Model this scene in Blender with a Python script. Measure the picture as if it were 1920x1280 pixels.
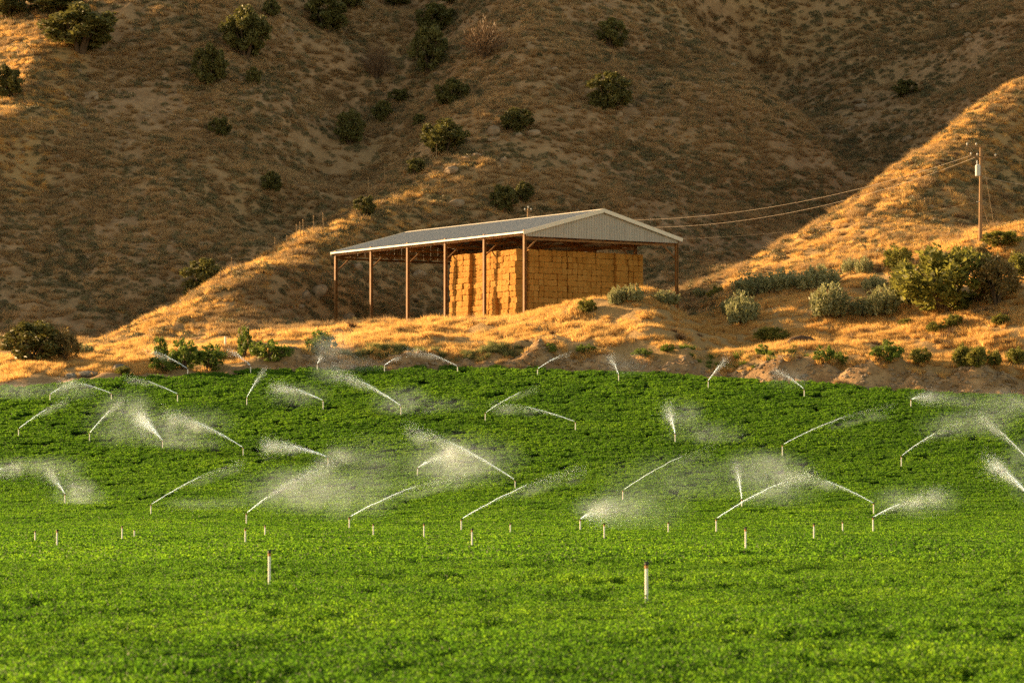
import bpy, bmesh, math, random
import numpy as np
from mathutils import Vector, Matrix, Euler

random.seed(11)
SC = bpy.context.scene
COL = SC.collection
for _o in list(bpy.data.objects): bpy.data.objects.remove(_o)

# ---------------------------------------------------------------- camera, sky, sun, exposure
cam = bpy.data.cameras.new('camera'); camo = bpy.data.objects.new('camera', cam); COL.objects.link(camo); SC.camera = camo
cam.sensor_width = 36.0; cam.lens = 7000.0 / 1920.0 * 36.0
cam.clip_start = 0.5; cam.clip_end = 3000
camo.location = (0, 0, 0); camo.rotation_euler = (math.radians(90) + math.atan(305.0 / 7000.0), 0, 0)
cam.dof.use_dof = True; cam.dof.focus_distance = 300.0; cam.dof.aperture_fstop = 3.6

SUN_DIR = Vector((-0.905, 0.42, 0.246)).normalized()
SUN_EL = math.asin(SUN_DIR.z)
sun = bpy.data.lights.new('sun', 'SUN'); suno = bpy.data.objects.new('sun', sun); COL.objects.link(suno)
sun.energy = 5.0; sun.angle = math.radians(0.53); sun.color = (1.0, 0.66, 0.32)
suno.rotation_euler = (-SUN_DIR).to_track_quat('-Z', 'Y').to_euler()

W = bpy.data.worlds.new('World'); SC.world = W; W.use_nodes = True
wn = W.node_tree; wn.nodes.clear()
_sky = wn.nodes.new('ShaderNodeTexSky'); _sky.sky_type = 'NISHITA'; _sky.sun_disc = False
_sky.sun_elevation = SUN_EL; _sky.sun_rotation = math.atan2(SUN_DIR.x, SUN_DIR.y)
_sky.altitude = 1500; _sky.dust_density = 2.0
_tint = wn.nodes.new('ShaderNodeMixRGB'); _tint.blend_type = 'MULTIPLY'; _tint.inputs[0].default_value = 1.0
_tint.inputs[2].default_value = (1.0, 0.69, 0.40, 1)           # the photograph's warm white balance
_bg = wn.nodes.new('ShaderNodeBackground'); _bg.inputs[1].default_value = 0.15
_wo = wn.nodes.new('ShaderNodeOutputWorld')
wn.links.new(_sky.outputs[0], _tint.inputs[1]); wn.links.new(_tint.outputs[0], _bg.inputs[0]); wn.links.new(_bg.outputs[0], _wo.inputs[0])

SC.render.engine = 'CYCLES'
SC.view_settings.view_transform = 'Standard'; SC.view_settings.look = 'None'
SC.view_settings.exposure = 1.65; SC.view_settings.gamma = 1.0
SC.cycles.max_bounces = 6; SC.cycles.diffuse_bounces = 3; SC.cycles.transmission_bounces = 3; SC.cycles.transparent_max_bounces = 16
SC.cycles.use_denoising = False
SC.cycles.volume_bounces = 1; SC.cycles.volume_max_steps = 64
# ---------------------------------------------------------------- terrain heights
# The camera's eye is the origin of heights (z = 0).  ray(px, py, d) is the world point that lies d metres
# ahead; it is used to take survey points of the place from the photograph.
F_PX = 7000.0
HOR = 945.0
PITCH = math.atan((HOR - 640.0) / F_PX)

def ray(px, py, d):
    u = (px - 960.0) / F_PX
    v = (640.0 - py) / F_PX
    yy = math.cos(PITCH) - v * math.sin(PITCH)
    zz = math.sin(PITCH) + v * math.cos(PITCH)
    s = d / yy
    return np.array([u * s, d, zz * s])

_r = np.random.RandomState(7)
_lat = _r.rand(256, 256)
def vnoise(x, y):
    xi = np.floor(x).astype(int); yi = np.floor(y).astype(int)
    fx = x - xi; fy = y - yi
    fx = fx * fx * (3 - 2 * fx); fy = fy * fy * (3 - 2 * fy)
    a = _lat[xi & 255, yi & 255]; b = _lat[(xi + 1) & 255, yi & 255]
    c = _lat[xi & 255, (yi + 1) & 255]; e = _lat[(xi + 1) & 255, (yi + 1) & 255]
    return (a * (1 - fx) + b * fx) * (1 - fy) + (c * (1 - fx) + e * fx) * fy - 0.5
def fbm(x, y, wl, octs=4, gain=0.5):
    t = 0; a = 1.0
    for i in range(octs):
        t = t + a * vnoise(x / wl + 17.3 * i, y / wl + 5.1 * i); wl = wl / 2.03; a *= gain
    return t

_fk = np.array([[0, -2.6], [20, -2.3], [42, -2.02], [72, -1.68], [118, -1.38], [160, -1.3], [200, -1.25], [222, -1.02],
                [240, -0.35], [254, 0.6], [266, 1.9], [278, 3.7], [290, 5.9], [304, 8.5], [318, 11.3], [340, 15.3], [400, 25]])
_fd = np.arange(0, 400, 0.5)
_fz = np.interp(_fd, _fk[:, 0], _fk[:, 1])
_k = np.hanning(41); _k /= _k.sum()
_fz = np.convolve(np.pad(_fz, 20, mode='edge'), _k, mode='valid')
def field_top(x, y):
    """top of the crop on the field"""
    return np.interp(y, _fd, _fz) + 0.25 * fbm(x, y, 60.0, 2) * np.clip((y - 60) / 60, 0.15, 1)
CROP_H = 0.42

# far edge of the field
_edge_px = [(-400, 752), (-200, 738), (0, 722), (150, 712), (330, 700), (500, 690), (600, 686), (760, 684), (960, 686), (1150, 692),
            (1300, 700), (1500, 713), (1640, 723), (1780, 731), (1920, 737), (2150, 748), (2400, 758)]
def hit_field(px, py):
    ds = np.arange(25, 345, 0.25)
    u = (px - 960.0) / F_PX
    xs = u * ds / (math.cos(PITCH) - (640.0 - py) / F_PX * math.sin(PITCH))
    zr = np.array([(math.sin(PITCH) + (640.0 - py) / F_PX * math.cos(PITCH)) / (math.cos(PITCH) - (640.0 - py) / F_PX * math.sin(PITCH))])[0] * ds
    zf = field_top(xs, ds)
    k = np.argmax(zf >= zr) if (zf >= zr).any() else len(ds) - 1
    return np.array([xs[k], ds[k], zf[k]])
_edge = np.array([hit_field(*p) for p in _edge_px])
def edge_y(x):
    return np.interp(x, _edge[:, 0], _edge[:, 1]) + 0.9 * fbm(x, x * 0 + 3.3, 14.0, 3)

# the barn: corner, axes
BARN_C = ray(984, 598, 350.0)
BARN_A = math.radians(33.4)
B_LONG = np.array([-math.sin(BARN_A), math.cos(BARN_A)])
B_WIDE = np.array([math.cos(BARN_A), math.sin(BARN_A)])
BAY, NBAY, BARN_W, EAVE_H, RISE = 6.94, 5, 17.6, 8.3, 2.35
FLOOR_Z = 17.35

_cp = []
def cp(px, py, d): _cp.append(ray(px, py, d))
def wp(x, y, z): _cp.append(np.array([x, y, z], float))
# bank top behind the field edge, then the rise to the barn
_bank_top = [(-300, 735), (-150, 722), (0, 708), (150, 697), (330, 686), (500, 671), (630, 660), (760, 655), (960, 655), (1150, 659),
             (1300, 666), (1450, 673), (1600, 682), (1750, 690), (1920, 698), (2150, 710)]
_bx = np.arange(-400, 2401, 140)
for px, py in zip(_bx, np.interp(_bx, [q[0] for q in _bank_top], [q[1] + 5 for q in _bank_top])):
    ex = (px - 960) / F_PX * 312
    ey = float(np.interp(ex, _edge[:, 0], _edge[:, 1])); wp(ex, ey + 0.4, float(field_top(np.array([ex]), np.array([ey]))[0]) - 0.2)
    cp(px, py, ey + 3.8)
for p in [
    # left: pale grass bank and the valley floor behind it
    (-200, 700, 322), (-200, 660, 350), (-200, 640, 385), (0, 690, 324), (0, 668, 345), (0, 645, 372), (100, 678, 326), (100, 650, 350),
    (200, 668, 330), (200, 648, 352), (300, 655, 334), (300, 645, 350), (400, 655, 333), (400, 634, 352), (500, 650, 332), (500, 632, 352),
    (600, 640, 333), (600, 626, 356),
    # in front of the barn
    (640, 648, 329), (640, 624, 366), (760, 634, 333), (760, 610, 360), (860, 630, 334), (860, 603, 352), (960, 620, 335), (960, 597, 346),
    (1040, 600, 337), (1040, 583, 343), (1110, 600, 334), (1110, 571, 342), (1180, 605, 331), (1190, 558, 341), (1240, 615, 329), (1240, 560, 341),
    # the small draw right of the barn mound
    (1300, 650, 326), (1300, 605, 340), (1330, 655, 328), (1330, 620, 342), (1340, 585, 356), (1330, 560, 368), (1300, 552, 372),
    # right: grass slopes rising to the bright hill
    (1420, 655, 327), (1420, 600, 341), (1420, 555, 356), (1420, 510, 366),
    (1540, 655, 325), (1540, 600, 337), (1540, 545, 352), (1540, 500, 364),
    (1660, 660, 323), (1660, 600, 333), (1660, 545, 345), (1660, 490, 358),
    (1780, 664, 321), (1780, 600, 329), (1780, 530, 342), (1780, 470, 355),
    (1900, 668, 319), (1900, 600, 325), (1900, 520, 337), (1900, 445, 349), (1920, 425, 352), (2050, 670, 317), (2050, 520, 340), (2050, 400, 356),
    # bright hill: crest line and the flank toward us
    (1400, 497, 376), (1500, 438, 387), (1600, 371, 396), (1700, 304, 404), (1810, 238, 412), (1920, 170, 420), (2060, 88, 430), (2250, -40, 445),
    (1520, 470, 373), (1600, 420, 380), (1620, 460, 368), (1700, 370, 386), (1700, 430, 372), (1780, 300, 397), (1790, 380, 385), (1800, 440, 375),
    (1880, 270, 408), (1890, 340, 399), (1900, 410, 388), (1990, 240, 418), (2000, 330, 412), (2100, 330, 415),
    # spur left of the barn: crest, then up the middle hill
    (205, 640, 364), (300, 590, 373), (430, 522, 384), (560, 462, 396), (680, 408, 408), (775, 371, 417), (830, 318, 424), (880, 270, 432),
    (930, 190, 446), (955, 100, 462), (965, 10, 480), (970, -120, 508), (980, -300, 548),
    # flank of the spur toward the barn
    (420, 590, 368), (520, 610, 368), (560, 540, 380), (620, 610, 376), (650, 530, 392), (740, 560, 396), (760, 470, 404), (850, 520, 404), (880, 430, 411),
    # middle hill, right flank down to behind the barn
    (950, 380, 418), (1050, 300, 432), (1050, 180, 452), (1080, 60, 474), (1100, -100, 504), (1150, 400, 419), (1180, 250, 446), (1250, 120, 474), (1290, 20, 496),
    (1260, 480, 409), (1280, 380, 432), (1380, 280, 448), (1400, 130, 480), (1420, 400, 437), (1500, 215, 468), (1560, 280, 458), (1640, 345, 449), (1500, 330, 446),
    (1300, 530, 398), (1340, 515, 404), (1290, -120, 526),
    # left hill face, right to its gully
    (60, 610, 386), (60, 500, 402), (60, 400, 414), (50, 320, 424), (200, 600, 390), (200, 480, 406), (200, 340, 424), (200, 200, 443), (180, 110, 456),
    (330, 540, 398), (350, 400, 417), (350, 250, 438), (350, 100, 461), (350, -50, 486), (480, 470, 408), (500, 330, 429), (500, 180, 452), (500, 30, 476), (500, -150, 508),
    (560, 425, 424), (630, 340, 444), (680, 240, 466), (715, 140, 488), (735, 40, 509), (745, -100, 537), (640, 100, 474), (640, -40, 500),
    (830, 200, 456), (830, 90, 479), (850, -30, 504), (760, 300, 442), (650, 400, 418), (580, 445, 404),
    # crest of the left hill: climbs away to the upper left edge
    (-150, 420, 404), (-60, 330, 418), (0, 266, 426), (45, 226, 431), (85, 130, 449), (130, 75, 458), (190, 10, 470), (260, -80, 488), (330, -220, 515),
    # far right hill
    (1330, 60, 525), (1450, 100, 526), (1600, 300, 482), (1600, 200, 502), (1600, 80, 524), (1720, 240, 484), (1750, 150, 504), (1750, 40, 526), (1900, 120, 488), (1900, 20, 512), (2050, 0, 510),
    (1450, -100, 540), (1700, -120, 548), (1950, -120, 548), (2200, -120, 540), (1330, -100, 530),
]: cp(*p)
# lows that the picture hides: behind the spur, behind the middle hill's right rim, behind the bright hill
for px, py, d in [(205, 668, 378), (300, 622, 388), (430, 560, 399), (540, 500, 410),
                  (1640, 378, 464), (1560, 318, 473), (1480, 248, 485), (1400, 168, 500), (1320, 80, 512),
                  (1480, 485, 402), (1600, 425, 416), (1710, 370, 430), (1820, 300, 442), (1940, 230, 452), (2080, 150, 465)]:
    cp(px, py, d)
# land the photograph implies beyond its left edge: the flank of the left hill facing the sun, high ground behind
for q in [(-85, 400, 22), (-85, 440, 30), (-95, 480, 42), (-100, 520, 88), (-70, 560, 115), (-115, 360, 15), (-115, 420, 18), (-40, 600, 128), (20, 620, 125),
          (80, 620, 98), (130, 600, 95), (120, 340, 24), (120, 400, 45), (120, 450, 66), (120, 520, 80), (-130, 600, 80), (-130, 500, 40)]:
    wp(*q)
for x, y in [(-60, 318), (-80, 325), (90, 318), (110, 312)]: pass
_cp = np.array(_cp)
# thin-plate surface through the survey points
_S = 100.0
def _phi(r2): return 0.5 * r2 * np.log(np.maximum(r2, 1e-12))
_cx, _cy = _cp[:, 0] / _S, _cp[:, 1] / _S
_n = len(_cp)
_K = _phi((_cx[:, None] - _cx) ** 2 + (_cy[:, None] - _cy) ** 2) + np.eye(_n) * 2e-5
_Pm = np.stack([np.ones(_n), _cx, _cy], 1)
_A = np.block([[_K, _Pm], [_Pm.T, np.zeros((3, 3))]])
_w = np.linalg.solve(_A, np.concatenate([_cp[:, 2], [0, 0, 0]]))
def tps(x, y):
    x = np.clip(np.asarray(x, float), -135, 140); y = np.clip(np.asarray(y, float), 290, 620); sh = x.shape
    x = x.ravel() / _S; y = y.ravel() / _S; out = np.empty(x.shape)
    for i in range(0, len(x), 20000):
        a, b = x[i:i + 20000], y[i:i + 20000]
        out[i:i + 20000] = _phi((a[:, None] - _cx) ** 2 + (b[:, None] - _cy) ** 2) @ _w[:_n] + _w[_n] + _w[_n + 1] * a + _w[_n + 2] * b
    return out.reshape(sh)

def sstep(a, b, t):
    t = np.clip((t - a) / (b - a), 0, 1); return t * t * (3 - 2 * t)

def land(x, y):
    """bare ground height anywhere"""
    x = np.asarray(x, float); y = np.asarray(y, float)
    e = y - edge_y(x)
    zf = field_top(x, y) - CROP_H
    zh = tps(x, y)
    hill = sstep(350, 400, y)
    calm = 1 - 0.75 * sstep(14, 24, x - (y - 360) * 0.25) * (1 - sstep(425, 445, y))
    zh = zh + hill * calm * (2.6 * fbm(x, y, 26.0, 4, 0.55)) + (1 - hill) * (0.8 * fbm(x, y, 9.0, 3) + 0.7 * fbm(x, y, 2.4, 2))
    # creases the rain has cut, then rills and lumps
    zh = zh - hill * calm * 1.5 * (0.25 - np.abs(fbm(x * 1.25 + 8, y * 0.7, 13.0, 3, 0.55)))
    zh = zh + (0.25 + 0.35 * hill) * fbm(x * 1.7, y, 3.2, 3, 0.6)
    # clods on the dug bank
    bank = sstep(0.0, 1.0, e) * (1 - sstep(4.0, 7.0, e)) * sstep(-35, -10, x)
    zh = zh + bank * (1.5 * fbm(x, y * 0.8, 2.4, 3, 0.65) - 0.1)
    # level floor in and round the barn
    dx = x - BARN_C[0]; dy = y - BARN_C[1]
    l = dx * B_LONG[0] + dy * B_LONG[1]; w = dx * B_WIDE[0] + dy * B_WIDE[1]
    out = np.sqrt(np.maximum(np.maximum(-l, l - BAY * NBAY), 0) ** 2 + np.maximum(np.maximum(-w, w - BARN_W), 0) ** 2)
    zh = FLOOR_Z + (zh - FLOOR_Z) * sstep(0.5, 6.0, out)
    t = sstep(0.0, 1.6, e)
    return zf * (1 - t) + zh * t
# ---------------------------------------------------------------- helpers and materials
def L(t, a, b): t.links.new(a, b)
def new_mat(name):
    m = bpy.data.materials.new(name); m.use_nodes = True; t = m.node_tree; t.nodes.clear()
    out = t.nodes.new('ShaderNodeOutputMaterial'); return m, t, out
def N(t, typ, **kw):
    n = t.nodes.new(typ)
    for k, v in kw.items(): setattr(n, k, v)
    return n
def noise_node(t, scale, detail=4, rough=0.6, coord=None, dist=0.0):
    n = N(t, 'ShaderNodeTexNoise'); n.inputs['Scale'].default_value = scale; n.inputs['Detail'].default_value = detail
    n.inputs['Roughness'].default_value = rough; n.inputs['Distortion'].default_value = dist
    if coord is not None: L(t, coord, n.inputs['Vector'])
    return n
def ramp(t, fac, stops):
    r = N(t, 'ShaderNodeValToRGB'); e = r.color_ramp.elements
    while len(e) < len(stops): e.new(0.5)
    for q, (p, c) in zip(e, stops): q.position = p; q.color = (c[0], c[1], c[2], 1)
    L(t, fac, r.inputs[0]); return r
def mixc(t, fac, a, b, blend='MIX'):
    m = N(t, 'ShaderNodeMixRGB', blend_type=blend)
    for i, v in ((0, fac), (1, a), (2, b)):
        if hasattr(v, 'is_output'): L(t, v, m.inputs[i])
        else: m.inputs[i].default_value = v if i == 0 else (v[0], v[1], v[2], 1)
    return m.outputs[0]
def principled(t, out, col, rough=0.8, metal=0.0, spec=0.3):
    p = N(t, 'ShaderNodeBsdfPrincipled'); p.inputs['Roughness'].default_value = rough; p.inputs['Metallic'].default_value = metal
    p.inputs['Specular IOR Level'].default_value = spec
    if hasattr(col, 'is_output'): L(t, col, p.inputs['Base Color'])
    else: p.inputs['Base Color'].default_value = (*col, 1)
    L(t, p.outputs[0], out.inputs[0]); return p
def bump(t, p, h, strength, dist):
    b = N(t, 'ShaderNodeBump'); b.inputs['Strength'].default_value = strength; b.inputs['Distance'].default_value = dist
    L(t, h, b.inputs['Height']); L(t, b.outputs[0], p.inputs['Normal'])

def foliage(name, stops, transl=0.45, tr_gain=1.6, wl=6.0, patch=None):
    """leaves or blades: each leaf its own tone, some light passing through"""
    m, t, out = new_mat(name)
    g = N(t, 'ShaderNodeNewGeometry'); oi = N(t, 'ShaderNodeObjectInfo')
    a = N(t, 'ShaderNodeMath', operation='MULTIPLY_ADD'); L(t, g.outputs['Random Per Island'], a.inputs[0]); a.inputs[1].default_value = 0.6
    nz = noise_node(t, 1.0 / wl, 3, 0.6, g.outputs['Position'])
    c = N(t, 'ShaderNodeMath', operation='MULTIPLY_ADD'); L(t, nz.outputs[0], c.inputs[0]); c.inputs[1].default_value = 0.9; c.inputs[2].default_value = -0.32
    d = N(t, 'ShaderNodeMath', operation='MULTIPLY_ADD'); L(t, oi.outputs['Random'], d.inputs[0]); d.inputs[1].default_value = 0.22; L(t, c.outputs[0], d.inputs[2])
    L(t, d.outputs[0], a.inputs[2])
    col = ramp(t, a.outputs[0], stops).outputs[0]
    df = N(t, 'ShaderNodeBsdfPrincipled'); df.inputs['Roughness'].default_value = 0.55; df.inputs['Specular IOR Level'].default_value = 0.25
    L(t, col, df.inputs['Base Color'])
    tr = N(t, 'ShaderNodeBsdfTranslucent'); gain = mixc(t, 1.0, col, (tr_gain, tr_gain, tr_gain * 0.8), 'MULTIPLY'); L(t, gain, tr.inputs[0])
    mx = N(t, 'ShaderNodeMixShader'); mx.inputs[0].default_value = transl
    L(t, df.outputs[0], mx.inputs[1]); L(t, tr.outputs[0], mx.inputs[2]); L(t, mx.outputs[0], out.inputs[0])
    return m

M = {}
M['alfalfa'] = foliage('alfalfa_leaf', [(0.0, (0.011, 0.036, 0.004)), (0.35, (0.036, 0.096, 0.007)), (0.7, (0.070, 0.152, 0.010)), (1.0, (0.122, 0.215, 0.014))], 0.66, 1.9, 9.0)
M['drygrass'] = foliage('dry_grass', [(0.0, (0.25, 0.14, 0.05)), (0.35, (0.52, 0.315, 0.12)), (0.7, (0.67, 0.44, 0.185)), (1.0, (0.75, 0.53, 0.27))], 0.6, 1.3, 7.0)
M['bunch'] = foliage('bunch_grass', [(0.0, (0.17, 0.105, 0.055)), (0.4, (0.33, 0.215, 0.110)), (0.8, (0.48, 0.325, 0.17)), (1.0, (0.58, 0.41, 0.23))], 0.3, 1.25, 12.0)
M['sage'] = foliage('sage_leaf', [(0.0, (0.075, 0.066, 0.031)), (0.5, (0.15, 0.130, 0.064)), (1.0, (0.26, 0.225, 0.12))], 0.2, 1.2, 15.0)
M['sagebig'] = foliage('sagebrush_leaf', [(0.0, (0.15, 0.15, 0.075)), (0.5, (0.28, 0.28, 0.14)), (1.0, (0.44, 0.42, 0.24))], 0.4, 1.2, 3.0)
M['juniper'] = foliage('juniper_leaf', [(0.0, (0.055, 0.055, 0.017)), (0.5, (0.105, 0.102, 0.030)), (1.0, (0.17, 0.16, 0.05))], 0.25, 1.4, 2.0)
M['olive'] = foliage('olive_leaf', [(0.0, (0.07, 0.072, 0.018)), (0.5, (0.155, 0.155, 0.035)), (1.0, (0.27, 0.25, 0.06))], 0.45, 1.4, 2.5)
M['rust'] = foliage('rusty_leaf', [(0.0, (0.09, 0.065, 0.022)), (0.5, (0.19, 0.14, 0.05)), (1.0, (0.36, 0.25, 0.12))], 0.3, 1.3, 1.5)
M['weed'] = foliage('weed_leaf', [(0.0, (0.055, 0.08, 0.014)), (0.5, (0.115, 0.165, 0.028)), (1.0, (0.20, 0.25, 0.05))], 0.4, 1.5, 2.0)
M['reed'] = foliage('grey_green_grass', [(0.0, (0.09, 0.10, 0.04)), (0.5, (0.18, 0.19, 0.08)), (1.0, (0.28, 0.28, 0.13))], 0.5, 1.3, 3.0)
M['twig'] = foliage('dry_twig', [(0.0, (0.09, 0.05, 0.028)), (0.5, (0.16, 0.095, 0.05)), (1.0, (0.25, 0.155, 0.085))], 0.1, 1.2, 2.0)

def solid(name, cols, scale=3.0, rough=0.8, metal=0.0, spec=0.3, bmp=0.0, bdist=0.01, obj=True):
    m, t, out = new_mat(name)
    tc = N(t, 'ShaderNodeTexCoord')
    nz = noise_node(t, scale, 6, 0.65, tc.outputs['Object'])
    st = [(0.3 + 0.4 * i / max(1, len(cols) - 1), c) for i, c in enumerate(cols)]
    p = principled(t, out, ramp(t, nz.outputs[0], st).outputs[0], rough, metal, spec)
    if bmp: bump(t, p, nz.outputs[0], bmp, bdist)
    return m
M['rock'] = solid('boulder_stone', [(0.13, 0.092, 0.058), (0.24, 0.172, 0.11), (0.35, 0.26, 0.17)], 1.6, 0.9, bmp=0.6, bdist=0.08)
M['darkrock'] = solid('grey_stone', [(0.08, 0.075, 0.065), (0.15, 0.135, 0.115), (0.22, 0.20, 0.17)], 1.6, 0.9, bmp=0.6, bdist=0.08)
M['bark'] = solid('bark', [(0.06, 0.04, 0.026), (0.12, 0.08, 0.05)], 6, 0.95, bmp=0.5)
M['stalk'] = solid('dry_stalk', [(0.26, 0.17, 0.09), (0.40, 0.27, 0.14)], 4, 0.9)
M['pole'] = solid('weathered_pole', [(0.22, 0.13, 0.065), (0.33, 0.20, 0.10)], 5, 0.85, bmp=0.3)
M['steel'] = solid('rusty_red_steel', [(0.12, 0.050, 0.014), (0.20, 0.092, 0.026), (0.27, 0.135, 0.042)], 2.2, 0.7, 0.0, 0.35)
M['trim'] = solid('pale_trim', [(0.60, 0.55, 0.47), (0.68, 0.63, 0.55)], 1.5, 0.5)
M['insul'] = solid('porcelain', [(0.55, 0.52, 0.48), (0.65, 0.62, 0.58)], 4, 0.3)
M['tank'] = solid('grey_enamel', [(0.50, 0.50, 0.47), (0.58, 0.58, 0.55)], 2, 0.45)
M['wire'] = solid('bright_cable', [(0.36, 0.29, 0.21), (0.42, 0.35, 0.27)], 2, 0.35, 0.35, 0.5)
M['pipe'] = solid('white_plastic_pipe', [(0.80, 0.78, 0.72), (0.86, 0.85, 0.80)], 9, 0.45)
M['coupling'] = solid('orange_brown_coupling', [(0.36, 0.16, 0.05), (0.50, 0.25, 0.09)], 30, 0.6)
M['head'] = solid('black_sprinkler_plastic', [(0.012, 0.012, 0.012), (0.03, 0.028, 0.026)], 30, 0.4)
M['log'] = solid('dark_log', [(0.05, 0.03, 0.02), (0.11, 0.07, 0.045)], 3, 0.95, bmp=0.5)

def mat_metal(name, a, b, rough, metal):
    m, t, out = new_mat(name); tc = N(t, 'ShaderNodeTexCoord')
    mp = N(t, 'ShaderNodeMapping'); mp.inputs['Scale'].default_value = (1.0, 1.0, 0.12); L(t, tc.outputs['Object'], mp.inputs[0])
    nz = noise_node(t, 1.6, 5, 0.7, mp.outputs[0])
    p = principled(t, out, ramp(t, nz.outputs[0], [(0.3, a), (0.7, b)]).outputs[0], rough, metal, 0.4); return m
M['roof'] = mat_metal('galvanised_roof_sheet', (0.28, 0.285, 0.29), (0.34, 0.345, 0.35), 0.45, 0.3)
M['clad'] = mat_metal('grey_gable_sheet', (0.33, 0.305, 0.275), (0.40, 0.37, 0.335), 0.6, 0.0)

def mat_hay():
    m, t, out = new_mat('baled_hay'); g = N(t, 'ShaderNodeTexCoord'); oi = N(t, 'ShaderNodeObjectInfo')
    mp = N(t, 'ShaderNodeMapping'); mp.inputs['Scale'].default_value = (6, 6, 22); L(t, g.outputs['Object'], mp.inputs[0])
    n1 = noise_node(t, 1.5, 6, 0.75, mp.outputs[0], 0.6); n2 = noise_node(t, 2.2, 3, 0.6, g.outputs['Object'])
    c = ramp(t, n1.outputs[0], [(0.25, (0.15, 0.062, 0.012)), (0.45, (0.37, 0.172, 0.033)), (0.6, (0.47, 0.232, 0.048)), (0.8, (0.57, 0.32, 0.09))]).outputs[0]
    c = mixc(t, 0.35, c, ramp(t, oi.outputs['Random'], [(0, (0.27, 0.13, 0.03)), (0.5, (0.42, 0.205, 0.05)), (1, (0.50, 0.29, 0.09))]).outputs[0])
    p = principled(t, out, c, 0.9, 0, 0.1); bump(t, p, n1.outputs[0], 0.9, 0.05); return m
M['hay'] = mat_hay()

def mat_water():
    m, t, out = new_mat('water_spray')
    d = N(t, 'ShaderNodeBsdfDiffuse'); d.inputs[0].default_value = (0.56, 0.62, 0.68, 1)
    tr = N(t, 'ShaderNodeBsdfTranslucent'); tr.inputs[0].default_value = (0.62, 0.68, 0.75, 1)
    x = N(t, 'ShaderNodeAddShader')
    L(t, d.outputs[0], x.inputs[0]); L(t, tr.outputs[0], x.inputs[1]); L(t, x.outputs[0], out.inputs[0]); return m
def mat_mist():
    m, t, out = new_mat('drifting_mist'); tc = N(t, 'ShaderNodeTexCoord'); g = N(t, 'ShaderNodeNewGeometry')
    ln = N(t, 'ShaderNodeVectorMath', operation='LENGTH'); L(t, tc.outputs['Object'], ln.inputs[0])
    mr = N(t, 'ShaderNodeMapRange'); mr.interpolation_type = 'SMOOTHSTEP'; L(t, ln.outputs['Value'], mr.inputs[0])
    for i, v in ((1, 0.05), (2, 0.98), (3, 1.0), (4, 0.0)): mr.inputs[i].default_value = v
    nz = noise_node(t, 0.7, 4, 0.65, g.outputs['Position'], 0.6); rp_ = ramp(t, nz.outputs[0], [(0.38, (0.05,) * 3), (0.68, (1,) * 3)])
    oi = N(t, 'ShaderNodeObjectInfo')
    a = N(t, 'ShaderNodeMath', operation='MULTIPLY'); L(t, mr.outputs[0], a.inputs[0]); L(t, rp_.outputs[0], a.inputs[1])
    b = N(t, 'ShaderNodeMath', operation='MULTIPLY'); L(t, a.outputs[0], b.inputs[0]); L(t, oi.outputs['Alpha'], b.inputs[1])
    v = N(t, 'ShaderNodeVolumeScatter'); v.inputs['Color'].default_value = (0.66, 0.83, 1.0, 1); v.inputs['Anisotropy'].default_value = 0.45
    L(t, b.outputs[0], v.inputs['Density']); L(t, v.outputs[0], out.inputs['Volume']); return m
M['mist'] = mat_mist()
M['water'] = mat_water()

def mat_land():
    m, t, out = new_mat('hill_ground'); g = N(t, 'ShaderNodeNewGeometry'); pos = g.outputs['Position']
    big = noise_node(t, 0.05, 5, 0.6, pos); mid = noise_node(t, 0.55, 6, 0.7, pos); fine = noise_node(t, 3.0, 5, 0.75, pos)
    soil = ramp(t, mid.outputs[0], [(0.3, (0.20, 0.115, 0.060)), (0.5, (0.335, 0.21, 0.115)), (0.7, (0.47, 0.315, 0.185))]).outputs[0]
    straw = ramp(t, fine.outputs[0], [(0.3, (0.22, 0.14, 0.068)), (0.6, (0.40, 0.265, 0.125)), (0.8, (0.52, 0.36, 0.19))]).outputs[0]
    f = ramp(t, big.outputs[0], [(0.42, (0.15,) * 3), (0.62, (0.75,) * 3)]).outputs[0]
    c = mixc(t, f, soil, straw)
    st = ramp(t, fine.outputs[0], [(0.68, (0,) * 3), (0.72, (1,) * 3)]).outputs[0]
    c = mixc(t, mixc(t, 1.0, st, (0.45,) * 3, 'MULTIPLY'), c, (0.36, 0.27, 0.18))
    gold = N(t, 'ShaderNodeAttribute', attribute_name='gold'); c = mixc(t, gold.outputs['Fac'], c, mixc(t, 0.5, straw, (0.40, 0.26, 0.11)))
    bank = N(t, 'ShaderNodeAttribute', attribute_name='bank')
    dirt = ramp(t, mid.outputs[0], [(0.3, (0.18, 0.105, 0.050)), (0.5, (0.35, 0.22, 0.112)), (0.7, (0.52, 0.355, 0.20))]).outputs[0]
    c = mixc(t, bank.outputs['Fac'], c, dirt)
    p = principled(t, out, c, 0.95, 0, 0.1); bump(t, p, fine.outputs[0], 0.8, 0.25); return m
M['land'] = mat_land()
M['fieldsoil'] = solid('damp_field_soil', [(0.018, 0.034, 0.007), (0.03, 0.05, 0.010)], 0.6, 0.95, 0.0, 0.05)

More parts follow.
